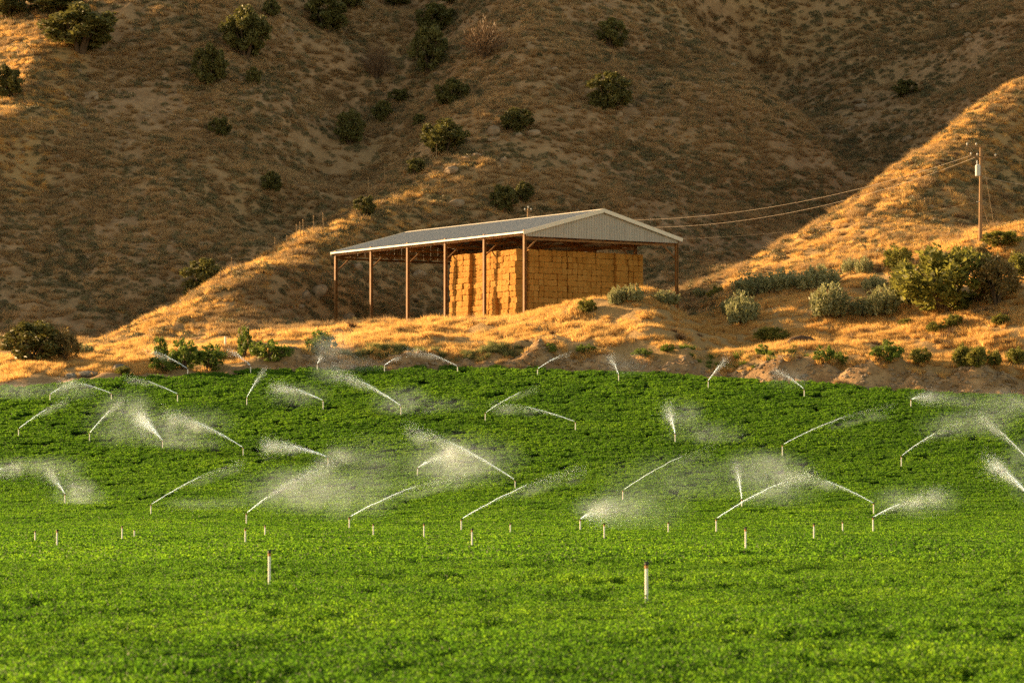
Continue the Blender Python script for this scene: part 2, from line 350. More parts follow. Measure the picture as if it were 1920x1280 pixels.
def tag(o, label=None, cat=None, group=None, kind=None):
    if label: o['label'] = label
    if cat: o['category'] = cat
    if group: o['group'] = group
    if kind: o['kind'] = kind
    return o
def put(name, me, mat=None, parent=None, loc=None):
    if mat is not None and not me.materials: me.materials.append(M[mat])
    o = bpy.data.objects.new(name, me); COL.objects.link(o)
    if parent is not None: o.parent = parent
    if loc is not None: o.location = loc
    return o
def empty(name, loc, rz=0.0):
    o = bpy.data.objects.new(name, None); COL.objects.link(o); o.location = loc; o.rotation_euler = (0, 0, rz); o.empty_display_size = 0.3
    return o
def mesh_np(name, v, f, smooth=False):
    """v (n,3); f (m,k) of equal k"""
    v = np.asarray(v, np.float32); f = np.asarray(f, np.int32)
    me = bpy.data.meshes.new(name); me.vertices.add(len(v)); me.vertices.foreach_set('co', v.ravel())
    k = f.shape[1]; me.loops.add(f.size); me.loops.foreach_set('vertex_index', f.ravel())
    me.polygons.add(len(f)); me.polygons.foreach_set('loop_start', np.arange(0, f.size, k, dtype=np.int32))
    if smooth: me.polygons.foreach_set('use_smooth', np.ones(len(f), bool))
    me.update(calc_edges=True); me.validate(); return me

class MB:
    """collects boxes, beams and tubes into one mesh"""
    def __init__(s): s.v = []; s.f = []
    def quadbox(s, c8):
        b = len(s.v); s.v += [tuple(c) for c in c8]
        s.f += [tuple(b + i for i in q) for q in ((0, 3, 2, 1), (4, 5, 6, 7), (0, 1, 5, 4), (1, 2, 6, 5), (2, 3, 7, 6), (3, 0, 4, 7))]
    def box(s, c, h, ax=None):
        ax = ax or (Vector((1, 0, 0)), Vector((0, 1, 0)), Vector((0, 0, 1))); c = Vector(c)
        s.quadbox([c + ax[0] * (h[0] * i) + ax[1] * (h[1] * j) + ax[2] * (h[2] * k) for k in (-1, 1) for i, j in ((-1, -1), (1, -1), (1, 1), (-1, 1))])
    def beam(s, p, q, w, h, up=(0, 0, 1)):
        p = Vector(p); q = Vector(q); d = (q - p); l = d.length; d.normalize(); up = Vector(up)
        a = d.cross(up)
        if a.length < 1e-4: a = d.cross(Vector((1, 0, 0)))
        a.normalize(); b = a.cross(d).normalized()
        s.box((p + q) / 2, (w / 2, l / 2, h / 2), (a, d, b))
    def tube(s, pts, rad, n=6, cap=True):
        pts = [Vector(p) for p in pts]; b0 = len(s.v)
        rad = rad if hasattr(rad, '__len__') else [rad] * len(pts)
        for i, p in enumerate(pts):
            d = (pts[min(i + 1, len(pts) - 1)] - pts[max(i - 1, 0)]).normalized()
            a = d.orthogonal().normalized() if i == 0 or True else a
            a = Vector((0.31, 0.87, 0.38)).cross(d).normalized(); b = d.cross(a)
            for k in range(n):
                t = 2 * math.pi * k / n; s.v.append(tuple(p + (a * math.cos(t) + b * math.sin(t)) * rad[i]))
        for i in range(len(pts) - 1):
            for k in range(n):
                s.f.append((b0 + i * n + k, b0 + i * n + (k + 1) % n, b0 + (i + 1) * n + (k + 1) % n, b0 + (i + 1) * n + k))
        if cap:
            s.f.append(tuple(b0 + k for k in reversed(range(n)))); s.f.append(tuple(b0 + (len(pts) - 1) * n + k for k in range(n)))
    def mesh(s, name, smooth=False):
        me = bpy.data.meshes.new(name); me.from_pydata(s.v, [], s.f); me.update()
        if smooth:
            for p in me.polygons: p.use_smooth = True
        return me
    def put(s, name, mat, parent=None, loc=None, smooth=False): return put(name, s.mesh(name, smooth), mat, parent, loc)
# ---------------------------------------------------------------- ground sheets
def axis(*segs):
    out = []
    for a, b, st in segs: out += list(np.arange(a, b, st))
    return np.array(out)
gxs = axis((-420, -140, 20), (-140, -64, 2.0), (-64, 72, 0.55), (72, 140, 2.0), (140, 421, 20))
gys = axis((-120, 20, 10), (20, 292, 1.6), (292, 400, 0.5), (400, 566, 0.8), (566, 640, 3.0), (640, 1000, 20))
GX, GY = np.meshgrid(gxs, gys); GZ = land(GX, GY)
_nx, _ny = len(gxs), len(gys)
_idx = np.arange(_nx * _ny).reshape(_ny, _nx)
_quads = np.stack([_idx[:-1, :-1], _idx[:-1, 1:], _idx[1:, 1:], _idx[1:, :-1]], -1).reshape(-1, 4)
_E = (GY - edge_y(GX))
_Ec = 0.25 * (_E[:-1, :-1] + _E[:-1, 1:] + _E[1:, 1:] + _E[1:, :-1]).ravel()
_V = np.stack([GX, GY, GZ], -1).reshape(-1, 3)
def sub(quads):
    u, inv = np.unique(quads.ravel(), return_inverse=True); return u, inv.reshape(quads.shape)
def gold_of(x, y):
    """how much pale grass covers the ground"""
    e = y - edge_y(x); lowland = 1 - sstep(352, 372, y + 0.35 * np.abs(x + 5) * (x < -5))
    right = sstep(14, 22, x - (y - 360) * 0.25) * (1 - sstep(425, 445, y)) * sstep(318, 330, y)
    spur = np.exp(-((x - np.interp(y, [364, 396, 418], [-39, -23, -11])) / 9.0) ** 2) * sstep(355, 366, y) * (1 - sstep(418, 430, y))
    crest = sstep(50.5, 54.5, -x + 2.2 * fbm(x, y, 6.0, 2)) * sstep(412, 422, y) * (1 - sstep(470, 482, y))  # pale grass on the left crest puts its sunlit patches into the colour
    return np.clip(np.maximum(np.maximum(np.maximum(lowland, right), spur), crest), 0, 1) * sstep(2.6, 4.4, e)
def bank_of(x, y):
    e = y - edge_y(x)
    return sstep(-0.5, 0.5, e) * (1 - sstep(3.2, 4.8, e)) * sstep(-26, -16, x)
u_, f_ = sub(_quads[_Ec < 0]); put('field', mesh_np('field', _V[u_], f_, True), 'fieldsoil')['kind'] = 'structure'
u_, f_ = sub(_quads[_Ec >= 0]); _hm = mesh_np('hillside', _V[u_], f_, True)
for nm, fn in (('gold', gold_of), ('bank', bank_of)):
    at = _hm.attributes.new(nm, 'FLOAT', 'POINT'); at.data.foreach_set('value', fn(_V[u_, 0], _V[u_, 1]).astype(np.float32))
put('hillside', _hm, 'land')['kind'] = 'structure'

def zat(x, y):
    """height of the built ground sheet"""
    i = np.clip(np.searchsorted(gxs, x, side='right') - 1, 0, _nx - 2); j = np.clip(np.searchsorted(gys, y, side='right') - 1, 0, _ny - 2)
    fx = (x - gxs[i]) / (gxs[i + 1] - gxs[i]); fy = (y - gys[j]) / (gys[j + 1] - gys[j])
    return (GZ[j, i] * (1 - fx) + GZ[j, i + 1] * fx) * (1 - fy) + (GZ[j + 1, i] * (1 - fx) + GZ[j + 1, i + 1] * fx) * fy
def normal_at(x, y):
    e = 0.6; nx = -(zat(x + e, y) - zat(x - e, y)) / (2 * e); ny = -(zat(x, y + e) - zat(x, y - e)) / (2 * e)
    n = np.stack([nx, ny, np.ones_like(nx)], -1); return n / np.linalg.norm(n, axis=-1, keepdims=True)
def ground(px, py, dmin=36.0, dmax=620.0):
    """where the sight line through a spot of the photograph meets the ground"""
    d = np.arange(dmin, dmax, 0.2); p0 = ray(px, py, 1.0); xs = p0[0] * d; zr = p0[2] * d
    hit = zat(xs, d) >= zr
    k = int(np.argmax(hit)) if hit.any() else len(d) - 1
    return Vector((xs[k], d[k], float(zat(xs[k:k + 1], d[k:k + 1])[0])))
def project(x, y, z):
    c, s = math.cos(PITCH), math.sin(PITCH); f = y * c + z * s; v = -y * s + z * c
    return 960 + F_PX * x / f, 640 - F_PX * v / f

# ---------------------------------------------------------------- scattering
def scatter(name, pts, rot, scl, var, meshes, mat):
    """one object: every point carries one of the given clump meshes"""
    col = bpy.data.collections.new(name + '_kinds')
    for i, me in enumerate(meshes):
        if not me.materials: me.materials.append(M[mat])
        o = bpy.data.objects.new('%s_%02d' % (name, i), me); col.objects.link(o)
    me = bpy.data.meshes.new(name); me.vertices.add(len(pts)); me.vertices.foreach_set('co', np.asarray(pts, np.float32).ravel())
    a = me.attributes.new('rot', 'FLOAT_VECTOR', 'POINT'); a.data.foreach_set('vector', np.asarray(rot, np.float32).ravel())
    a = me.attributes.new('scl', 'FLOAT_VECTOR', 'POINT'); a.data.foreach_set('vector', np.asarray(scl, np.float32).ravel())
    a = me.attributes.new('var', 'INT', 'POINT'); a.data.foreach_set('value', np.asarray(var, np.int32))
    o = bpy.data.objects.new(name, me); COL.objects.link(o)
    ng = bpy.data.node_groups.new(name, 'GeometryNodeTree')
    ng.interface.new_socket('Geometry', in_out='INPUT', socket_type='NodeSocketGeometry'); ng.interface.new_socket('Geometry', in_out='OUTPUT', socket_type='NodeSocketGeometry')
    gi = ng.nodes.new('NodeGroupInput'); go = ng.nodes.new('NodeGroupOutput')
    ci = ng.nodes.new('GeometryNodeCollectionInfo'); ci.inputs['Collection'].default_value = col; ci.inputs['Separate Children'].default_value = True; ci.inputs['Reset Children'].default_value = True
    ip = ng.nodes.new('GeometryNodeInstanceOnPoints'); ip.inputs['Pick Instance'].default_value = True
    for nm, ty, sock in (('rot', 'FLOAT_VECTOR', 'Rotation'), ('scl', 'FLOAT_VECTOR', 'Scale'), ('var', 'INT', 'Instance Index')):
        na = ng.nodes.new('GeometryNodeInputNamedAttribute'); na.data_type = ty; na.inputs['Name'].default_value = nm
        src = [q for q in na.outputs if q.enabled][0]
        ng.links.new(src, ip.inputs[sock])
    ng.links.new(gi.outputs[0], ip.inputs['Points']); ng.links.new(ci.outputs[0], ip.inputs['Instance']); ng.links.new(ip.outputs[0], go.inputs[0])
    md = o.modifiers.new('scatter', 'NODES'); md.node_group = ng
    o['kind'] = 'stuff'; return o
def spin_on(n, rs, tilt=1.0):
    """euler angles that stand a clump on the slope with a random turn"""
    n = n * 1.0; n[:, :2] *= tilt; n /= np.linalg.norm(n, axis=1, keepdims=True)
    a = rs.rand(len(n)) * 2 * math.pi; h = np.stack([np.cos(a), np.sin(a), np.zeros_like(a)], 1)
    x = h - n * (h * n).sum(1, keepdims=True); x /= np.linalg.norm(x, axis=1, keepdims=True); y = np.cross(n, x)
    return np.stack([np.arctan2(y[:, 2], n[:, 2]), -np.arcsin(np.clip(x[:, 2], -1, 1)), np.arctan2(x[:, 1], x[:, 0])], 1)
def in_view(x, y, mx=1.12, add=5.0): return np.abs(x) < (960.0 / F_PX) * y * mx + add

def leaves(cen, size, rs, aspect=0.5, up=None, upw=0.0, bend=0.0):
    """one quad per leaf, turned at random (leaning to 'up' by upw)"""
    n = len(cen); d = rs.randn(n, 3)
    if up is not None: d = d / np.linalg.norm(d, axis=1, keepdims=True) * (1 - upw) + up * upw
    d /= np.linalg.norm(d, axis=1, keepdims=True) + 1e-9
    s = np.cross(d, rs.randn(n, 3)); s /= np.linalg.norm(s, axis=1, keepdims=True) + 1e-9
    size = np.broadcast_to(size, (n,))[:, None]; a = d * size * 0.5; b = s * size * 0.5 * aspect
    v = np.stack([cen - a, cen + b, cen + a, cen - b], 1).reshape(-1, 3)
    return v, np.arange(4 * n).reshape(-1, 4)
def blades(base, tip, width, rs):
    """one thin triangle per blade"""
    n = len(base); d = tip - base; s = np.cross(d, rs.randn(n, 3)); s /= np.linalg.norm(s, axis=1, keepdims=True) + 1e-9
    w = np.broadcast_to(width, (n,))[:, None] * s * 0.5
    v = np.stack([base - w, base + w, tip], 1).reshape(-1, 3); return v, np.arange(3 * n).reshape(-1, 3)

# alfalfa: patches of leafy stems
def alfalfa_patch(rs, nplants, nleaf, size, low, wid):
    cs = []
    for i in range(nplants):
        a = rs.rand() * 2 * math.pi; r = 0.72 * math.sqrt(rs.rand()); c = np.array([r * math.cos(a), r * math.sin(a)])
        h = CROP_H * rs.uniform(low, 0.98); w = rs.uniform(0.13, 0.24) * wid
        q = rs.randn(nleaf, 3); q /= np.linalg.norm(q, axis=1, keepdims=True); q *= (rs.rand(nleaf, 1) ** 0.4)
        p = np.empty((nleaf, 3)); p[:, :2] = c + q[:, :2] * w; p[:, 2] = h * (0.60 + 0.40 * q[:, 2]); cs.append(p)
    p = np.concatenate(cs)
    v, f = leaves(p, size * rs.uniform(0.7, 1.3, len(p)), rs, 0.62, np.array([0, 0, 1.0]), 0.15)
    return mesh_np('alfalfa_patch', v, f)
rs = np.random.RandomState(3)
def field_points(d0, d1, dens):
    w = 960.0 / F_PX * d1 * 1.12 + 12; n = int(2 * w * (d1 - d0) * dens)
    x = rs.uniform(-w, w, n); y = rs.uniform(d0, d1, n); k = in_view(x, y, 1.12, 12.0) & (y < edge_y(x) + 0.2); return x[k], y[k]
for nm, d0, d1, dens, kinds, args in (('alfalfa_crop', 34, 104, 1.8, 6, (13, 240, 0.045, 0.42, 1.2)), ('alfalfa_crop', 103, 330, 1.7, 6, (24, 60, 0.085, 0.78, 1.05))):
    x, y = field_points(d0, d1, dens); n = len(x)
    nn = normal_at(x, y); s = rs.uniform(0.85, 1.15, n); thin = fbm(x, y, 5.0, 3)
    sc = np.stack([s, s, s * ((0.80 if d0 < 100 else 0.88) + (0.55 if d0 < 100 else 0.14) * thin + 0.06 * rs.randn(n))], 1)
    o = scatter(nm, np.stack([x, y, zat(x, y)], 1), spin_on(nn, rs), sc, rs.randint(0, kinds, n), [alfalfa_patch(rs, *args) for _ in range(kinds)], 'alfalfa')
    tag(o, ('tall green alfalfa filling the near flat part of the field' if d0 < 100 else 'green alfalfa covering the rising far part of the field'), 'alfalfa')

# dry grass on the low slopes
def grass_patch(rs, tufts, nb, h, spread, width, lean=0.5):
    B, T = [], []
    for i in range(tufts):
        a = rs.rand() * 2 * math.pi; r = spread * math.sqrt(rs.rand()); c = np.array([r * math.cos(a), r * math.sin(a), -0.05])
        hh = h * rs.uniform(0.55, 1.2); q = rs.randn(nb, 2) * 0.07
        b = np.repeat(c[None], nb, 0); b[:, :2] += q
        t = b.copy(); t[:, :2] += q * 3 * lean + rs.randn(nb, 2) * hh * 0.28 * lean + rs.randn(2) * hh * 0.25; t[:, 2] += hh * rs.uniform(0.6, 1.1, nb)
        B.append(b); T.append(t)
    v, f = blades(np.concatenate(B), np.concatenate(T), width, rs); return mesh_np('grass_patch', v, f)
def land_points(x0, x1, y0, y1, dens, keep):
    n = int((x1 - x0) * (y1 - y0) * dens); x = rs.uniform(x0, x1, n); y = rs.uniform(y0, y1, n)
    k = in_view(x, y, 1.15, 10) & (y > edge_y(x) + 0.3); x, y = x[k], y[k]
    k = rs.rand(len(x)) < keep(x, y); x, y = x[k], y[k]
    dx = x - BARN_C[0]; dy = y - BARN_C[1]; l = dx * B_LONG[0] + dy * B_LONG[1]; w = dx * B_WIDE[0] + dy * B_WIDE[1]
    k = ~((l > -0.2) & (l < BAY * NBAY + 0.2) & (w > 0.3) & (w < BARN_W)); return x[k], y[k]
def lay(name, x, y, smin, smax, meshes, mat, tilt, label, cat, zs=1.0):
    n = len(x); s = rs.uniform(smin, smax, n); sc = np.stack([s, s, s * zs * rs.uniform(0.8, 1.25, n)], 1)
    o = scatter(name, np.stack([x, y, zat(x, y)], 1), spin_on(normal_at(x, y), rs, tilt), sc, rs.randint(0, len(meshes), n), meshes, mat)
    tag(o, label, cat); return o
def open_ground(x, y): return np.clip(1.0 + 2.2 * fbm(x, y, 7.0, 3), 0, 1)
x, y = land_points(-72, 66, 312, 480, 2.1, lambda x, y: gold_of(x, y) ** 1.5 * np.where(y > 372, 0.6, 1.0) * np.clip(0.8 + 2.2 * fbm(x, y, 4.0, 3), 0.05, 1))
lay('dry_grass', x, y, 0.8, 1.3, [grass_patch(rs, 9, 22, 0.42, 0.55, 0.03) for _ in range(6)], 'drygrass', 0.5, 'pale golden dry grass covering the low slopes round the barn and the sunny hill', 'dry grass')
x, y = land_points(-62, 66, 314, 430, 0.16, lambda x, y: gold_of(x, y) * np.clip(0.45 + 2.4 * fbm(x + 5, y + 31, 6.0, 3), 0.03, 1))
lay('tall_grass', x, y, 0.7, 1.2, [grass_patch(rs, 4, 34, 0.6, 0.3, 0.03, 0.8) for _ in range(5)], 'drygrass', 0.4, 'taller clumps of pale dry grass standing over the rest on the low slopes', 'dry grass')
x, y = land_points(-62, 66, 316, 400, 0.16, lambda x, y: gold_of(x, y) * np.clip(0.25 + 2.6 * fbm(x + 50, y + 3, 8.0, 3), 0.0, 1))
lay('dull_brush', x, y, 0.6, 1.3, [grass_patch(rs, 5, 34, 0.5, 0.3, 0.035, 0.9) for _ in range(4)], 'twig', 0.4, 'low brown dead brush scattered through the pale dry grass', 'brush')
# bunch grass, sage cushions and stones on the hills
x, y = land_points(-76, 80, 345, 560, 2.6, lambda x, y: sstep(345, 365, y) * np.clip(0.65 + 1.3 * fbm(x, y, 9.0, 3), 0.10, 1) * (1 - 0.5 * gold_of(x, y)))
lay('bunch_grass', x, y, 0.6, 1.5, [grass_patch(rs, 4, 34, 0.5, 0.34, 0.035, 0.9) for _ in range(6)], 'bunch', 0.3, 'tan tufts of bunch grass dotted all over the shaded hills', 'grass')
def cushion(rs, n, h):
    q = rs.randn(n, 3); q /= np.linalg.norm(q, axis=1, keepdims=True); q[:, 2] = np.abs(q[:, 2]) * h; q *= 0.5 * (rs.rand(n, 1) ** 0.25)
    q[:, 0] *= rs.uniform(0.8, 1.3); v, f = leaves(q, 0.17 * rs.uniform(0.6, 1.3, n), rs, 0.5, np.array([0, 0, 1.0]), 0.45); return mesh_np('sage_cushion', v, f)
x, y = land_points(-76, 80, 345, 560, 2.3, lambda x, y: np.clip(0.55 + 1.3 * fbm(x + 40, y, 8.0, 3), 0.12, 1) * sstep(345, 372, y) * (1 - 0.3 * gold_of(x, y)))
lay('sage_scrub', x, y, 0.35, 1.25, [cushion(rs, 110, rs.uniform(0.7, 1.0)) for _ in range(7)], 'sage', 0.4, 'small grey green sage cushions dotted all over the shaded hills', 'scrub')
def stone(rs, sub=1, k=0.35):
    bm = bmesh.new(); bmesh.ops.create_icosphere(bm, subdivisions=sub, radius=0.5); a = rs.uniform(0.7, 1.3, 3)
    ph = rs.rand(4, 3) * 6
    for v in bm.verts:
        n = v.co.normalized(); d = sum(math.sin(n.x * (2 + i) + ph[i][0]) * math.sin(n.y * (2 + i) + ph[i][1]) * math.sin(n.z * (2 + i) + ph[i][2]) / (1 + 0.6 * i) for i in range(4))
        v.co = Vector((v.co.x * a[0], v.co.y * a[1], v.co.z * a[2] * 0.8)) * (1 + k * d)
        v.co += Vector(rs.randn(3) * 0.015)
    me = bpy.data.meshes.new('stone'); bm.to_mesh(me); bm.free(); return me
x, y = land_points(-76, 80, 352, 560, 0.22, lambda x, y: np.clip(0.1 + 2.5 * fbm(x + 11, y + 70, 16.0, 3), 0.05, 1))
lay('hill_stones', x, y, 0.15, 0.62, [stone(rs) for _ in range(5)], 'rock', 0.6, 'small pale stones lying scattered over the hills', 'stones')
x, y = land_points(-40, 62, 300, 330, 7.0, lambda x, y: bank_of(x, y))
lay('bank_clods', x, y, 0.08, 0.42, [stone(rs) for _ in range(5)], 'rock', 0.6, 'brown clods and stones on the dug bank along the field', 'clods')
x, y = land_points(-30, 62, 306, 330, 2.4, lambda x, y: bank_of(x, y) * np.clip(0.35 + 2.2 * fbm(x, y, 3.0, 3), 0, 1))
lay('bank_grass', x, y, 0.5, 1.0, [grass_patch(rs, 5, 26, 0.4, 0.35, 0.03) for _ in range(4)], 'bunch', 0.4, 'thin tan grass growing on the dug bank along the field', 'grass')
# strip of green weeds behind the bank
x, y = land_points(-18, 22, 316, 332, 8.0, lambda x, y: np.exp(-((y - edge_y(x) - 4.6 - 0.4 * fbm(x, y, 6, 2)) / 0.6) ** 2) * np.clip(0.95 + 1.8 * fbm(x, y + 9, 5.0, 2) - 1.6 * (x > 1), 0, 1))
lay('green_weed_strip', x, y, 0.7, 1.3, [grass_patch(rs, 6, 30, 0.5, 0.33, 0.035) for _ in range(4)], 'reed', 0.3, 'strip of grey green weeds along the top of the dug bank', 'weeds')
x, y = land_points(14, 62, 305, 330, 0.9, lambda x, y: np.exp(-((y - edge_y(x) - 5.2) / 1.8) ** 2) * np.clip(0.1 + 2.6 * fbm(x, y + 9, 5.0, 2), 0, 1))
lay('weed_patches', x, y, 0.6, 1.2, [grass_patch(rs, 6, 30, 0.5, 0.35, 0.04) for _ in range(4)], 'weed', 0.3, 'broken patches of green weeds along the bank toward the right', 'weeds')
# ---------------------------------------------------------------- hay barn (local x = along the long side, y = across, z = up)
def barn_mat():
    return Matrix(((B_LONG[0], B_WIDE[0], 0, BARN_C[0]), (B_LONG[1], B_WIDE[1], 0, BARN_C[1]), (0, 0, 1, FLOOR_Z), (0, 0, 0, 1)))
BL = BAY * NBAY
barn = bpy.data.objects.new('hay_barn', None); COL.objects.link(barn); barn.matrix_world = barn_mat()
# local frame is left-handed for (long, wide, up); keep it a pure rotation by running x backward instead
_ang = math.atan2(-B_LONG[1], -B_LONG[0])
barn.matrix_world = Matrix.Translation((BARN_C[0], BARN_C[1], FLOOR_Z)) @ Matrix.Rotation(_ang, 4, 'Z')
# now local +x = -long, local y: check the side
_yl = Vector((-math.sin(_ang), math.cos(_ang)))
YS = 1.0 if _yl.dot(Vector(B_WIDE)) > 0 else -1.0
def bp(l, w, z): return Vector((-l, YS * w, z))
def bworld(l, w, z): return Vector((BARN_C[0] + B_LONG[0] * l + B_WIDE[0] * w, BARN_C[1] + B_LONG[1] * l + B_WIDE[1] * w, FLOOR_Z + z))
tag(barn, 'open sided hay barn with grey metal roof and rusty steel posts below the hill', 'barn')
HW = BARN_W / 2
def roof_z(w): return EAVE_H + RISE * (1 - abs(w - HW) / HW)

# posts: H sections
mb = MB()
for w in (-0.12, 0.12): mb.box((0, w, EAVE_H / 2 - 0.45), (0.13, 0.016, EAVE_H / 2 + 0.55))
mb.box((0, 0, EAVE_H / 2 - 0.45), (0.014, 0.104, EAVE_H / 2 + 0.55))
post_me = mb.mesh('post'); post_me.materials.append(M['steel'])
for i in range(NBAY + 1):
    for w in (0.0, BARN_W):
        o = put('post', post_me, None, barn, bp(i * BAY, w, 0))
# frames: rafters, tie, webs, knee braces
mb = MB()
for s in (0, 1):
    w0, w1 = (0.18, HW) if s == 0 else (BARN_W - 0.18, HW)
    mb.beam((0, YS * w0, roof_z(w0) - 0.62), (0, YS * w1, roof_z(w1) - 0.34), 0.16, 0.40)
    k = 1 if s == 0 else -1; wp0 = 0.14 if s == 0 else BARN_W - 0.14
    mb.beam((0, YS * wp0, EAVE_H - 1.9), (0, YS * (wp0 + k * 1.9), roof_z(2.0) - 0.8), 0.10, 0.12)
    for a, b in ((2.0, 4.2), (6.4, 4.2), (6.4, 8.4)):
        pa = wp0 + k * a; pb = wp0 + k * b
        mb.beam((0, YS * pa, EAVE_H - 0.62), (0, YS * pb, roof_z(b) - 0.62), 0.07, 0.09)
mb.beam((0, YS * 0.3, EAVE_H - 0.72), (0, YS * (BARN_W - 0.3), EAVE_H - 0.72), 0.13, 0.18)
truss_me = mb.mesh('truss'); truss_me.materials.append(M['steel'])
for i in range(NBAY + 1):
    l = i * BAY + (0.0 if 0 < i < NBAY else (0.16 if i == 0 else -0.16))
    put('truss', truss_me, None, barn, bp(l, 0, 0))
# eave beams and purlins
for w in (0.0, BARN_W):
    mb = MB(); mb.beam(bp(-0.1, w, EAVE_H - 0.26), bp(BL + 0.1, w, EAVE_H - 0.26), 0.14, 0.30); mb.put('eave_beam', 'steel', barn)
mb = MB(); mb.beam(bp(0, 0, 0), bp(BL + 0.5, 0, 0), 0.09, 0.17); pur = mb.mesh('purlin'); pur.materials.append(M['steel'])
for s in (0, 1):
    for k in range(1, 7):
        w = k * HW / 6.6; w = w if s == 0 else BARN_W - w
        put('purlin', pur, None, barn, bp(-0.25, w, roof_z(w) - 0.13))
# roof: two ribbed sheets with overhang
def rib_profile(t, pitch, h):
    u = (t % pitch) / pitch; return h * np.clip((0.5 - np.abs(u - 0.5) - 0.38) / 0.06, 0, 1) if False else h * np.where(np.abs(u - 0.5) < 0.10, 1.0, 0.0)
OV = 0.35
for s in (0, 1):
    ls = []
    l = -OV
    while l < BL + OV:
        ls += [(l, 0), (l + 0.20, 0), (l + 0.23, 0.035), (l + 0.30, 0.035)]; l += 0.33
    v, f = [], []
    for (l, h) in ls:
        for w in ((-0.35, HW - 0.02) if s == 0 else (BARN_W + 0.35, HW + 0.02)):
            ww = w; z = EAVE_H + RISE * (1 - abs(ww - HW) / HW)
            v.append(tuple(bp(l, ww, z + h)))
    for i in range(len(ls) - 1): f.append((2 * i, 2 * i + 2, 2 * i + 3, 2 * i + 1))
    me = bpy.data.meshes.new('roof_sheet'); me.from_pydata(v, [], f); me.update()
    ro = put('roof_sheet', me, 'roof', barn); md = ro.modifiers.new('t', 'SOLIDIFY'); md.thickness = 0.012
# ridge cap, rake trims, eave trims
mb = MB()
for s in (-1, 1): mb.beam(bp(-OV - 0.02, HW + s * 0.17, EAVE_H + RISE + 0.035), bp(BL + OV + 0.02, HW + s * 0.17, EAVE_H + RISE + 0.035), 0.36, 0.025, Vector((0, s * YS * 0.26, 1)))
mb.put('ridge_cap', 'trim', barn)
for l in (-OV - 0.05, BL + OV + 0.05):
    for s in (0, 1):
        mb = MB(); w0 = -0.42 if s == 0 else BARN_W + 0.42
        z0 = EAVE_H + RISE * (1 - abs(w0 - HW) / HW)
        mb.beam(bp(l, w0, z0 - 0.09), bp(l, HW, EAVE_H + RISE - 0.09), 0.06, 0.36); mb.put('rake_trim', 'trim', barn)
for w in (-0.40, BARN_W + 0.40):
    mb = MB(); z0 = EAVE_H + RISE * (1 - abs(w - HW) / HW); mb.beam(bp(-OV, w, z0 - 0.05), bp(BL + OV, w, z0 - 0.05), 0.05, 0.15); mb.put('eave_trim', 'trim', barn)
# gable cladding: ribbed panels, each its own piece
PW = BARN_W / 20
for l, off in ((-0.14, -1), (BL + 0.14, 1)):
    for k in range(20):
        w0 = k * PW + 0.012; w1 = (k + 1) * PW - 0.012; v, f = [], []
        st = []
        n = 3; q = (w1 - w0) / n
        for i in range(n):
            a = w0 + i * q; st += [(a, 0), (a + q * 0.62, 0), (a + q * 0.72, 0.05), (a + q * 0.90, 0.05)]
        st.append((w1, 0))
        if w0 < HW < w1: st.append((HW, 0)); st.sort()
        for (w, h) in st:
            v.append(tuple(bp(l + off * h, w, EAVE_H - 0.50))); v.append(tuple(bp(l + off * h, w, roof_z(w) - 0.12)))
        for i in range(len(st) - 1): f.append((2 * i, 2 * i + 1, 2 * i + 3, 2 * i + 2))
        me = bpy.data.meshes.new('cladding_panel'); me.from_pydata(v, [], f); me.update()
        po = put('cladding_panel', me, 'clad', barn); md = po.modifiers.new('t', 'SOLIDIFY'); md.thickness = 0.01

# ---------------------------------------------------------------- hay bales
BH, BLEN = 0.563, 1.18
def bale_mesh(seed):
    r = np.random.RandomState(seed); nx, ny, nz = 7, 4, 4
    bm = bmesh.new(); bmesh.ops.create_cube(bm, size=1.0)
    bmesh.ops.subdivide_edges(bm, edges=bm.edges[:], cuts=4, use_grid_fill=True)
    for v in bm.verts:
        c = v.co; n = Vector((abs(c.x) * 2, abs(c.y) * 2, abs(c.z) * 2))
        e = sorted(n); k = 1.015 - 0.04 * (max(0, e[1] - 0.55) / 0.45) ** 2 - 0.04 * (max(0, e[0] - 0.55) / 0.45) ** 2
        g = 0.98 if abs(abs(c.x) - 0.2) < 0.12 and max(abs(c.y), abs(c.z)) > 0.45 else 1.0     # twine pulls the bale in
        v.co = Vector((c.x * BLEN * k, c.y * BLEN * k * g, c.z * BH * k * g * 1.0)) + Vector(r.randn(3) * 0.022)
    for f_ in bm.faces: f_.smooth = False
    me = bpy.data.meshes.new('hay_bale'); bm.to_mesh(me); bm.free(); me.materials.append(M['hay']); return me
bales = [bale_mesh(40 + i) for i in range(7)]
HL0, HL1, HW0, HW1, NR = 2.3, 14.1, 0.62, 15.4, 12
ORD = ['zeroth', 'first', 'second', 'third', 'fourth', 'fifth', 'sixth', 'seventh', 'eighth', 'ninth', 'tenth', 'eleventh', 'twelfth', 'thirteenth', 'fourteenth', 'fifteenth', 'sixteenth']
def ORDN(n): return (ORD + ['seventeenth', 'eighteenth', 'nineteenth', 'twentieth', 'twenty-first', 'twenty-second', 'twenty-third', 'twenty-fourth'])[n]
rb = random.Random(5)
def lean(c, r, k):       # whole stacks lean and wander a little with height
    q = random.Random(c // 2 * 77 + k); return (q.uniform(-0.14, 0.14) * (r / NR) + q.uniform(-0.05, 0.05), q.uniform(-0.10, 0.16) * (r / NR) + q.uniform(-0.10, 0.12))
def seen(p):
    px, py = project(p.x, p.y, p.z); g = ground(px, py, 300, p.y + 2); return g.y > p.y - 1.5
NC_L = 10; NC_G = 12
cl = (HL1 - HL0) / NC_L; cg = (HW1 - HW0 - BLEN) / NC_G
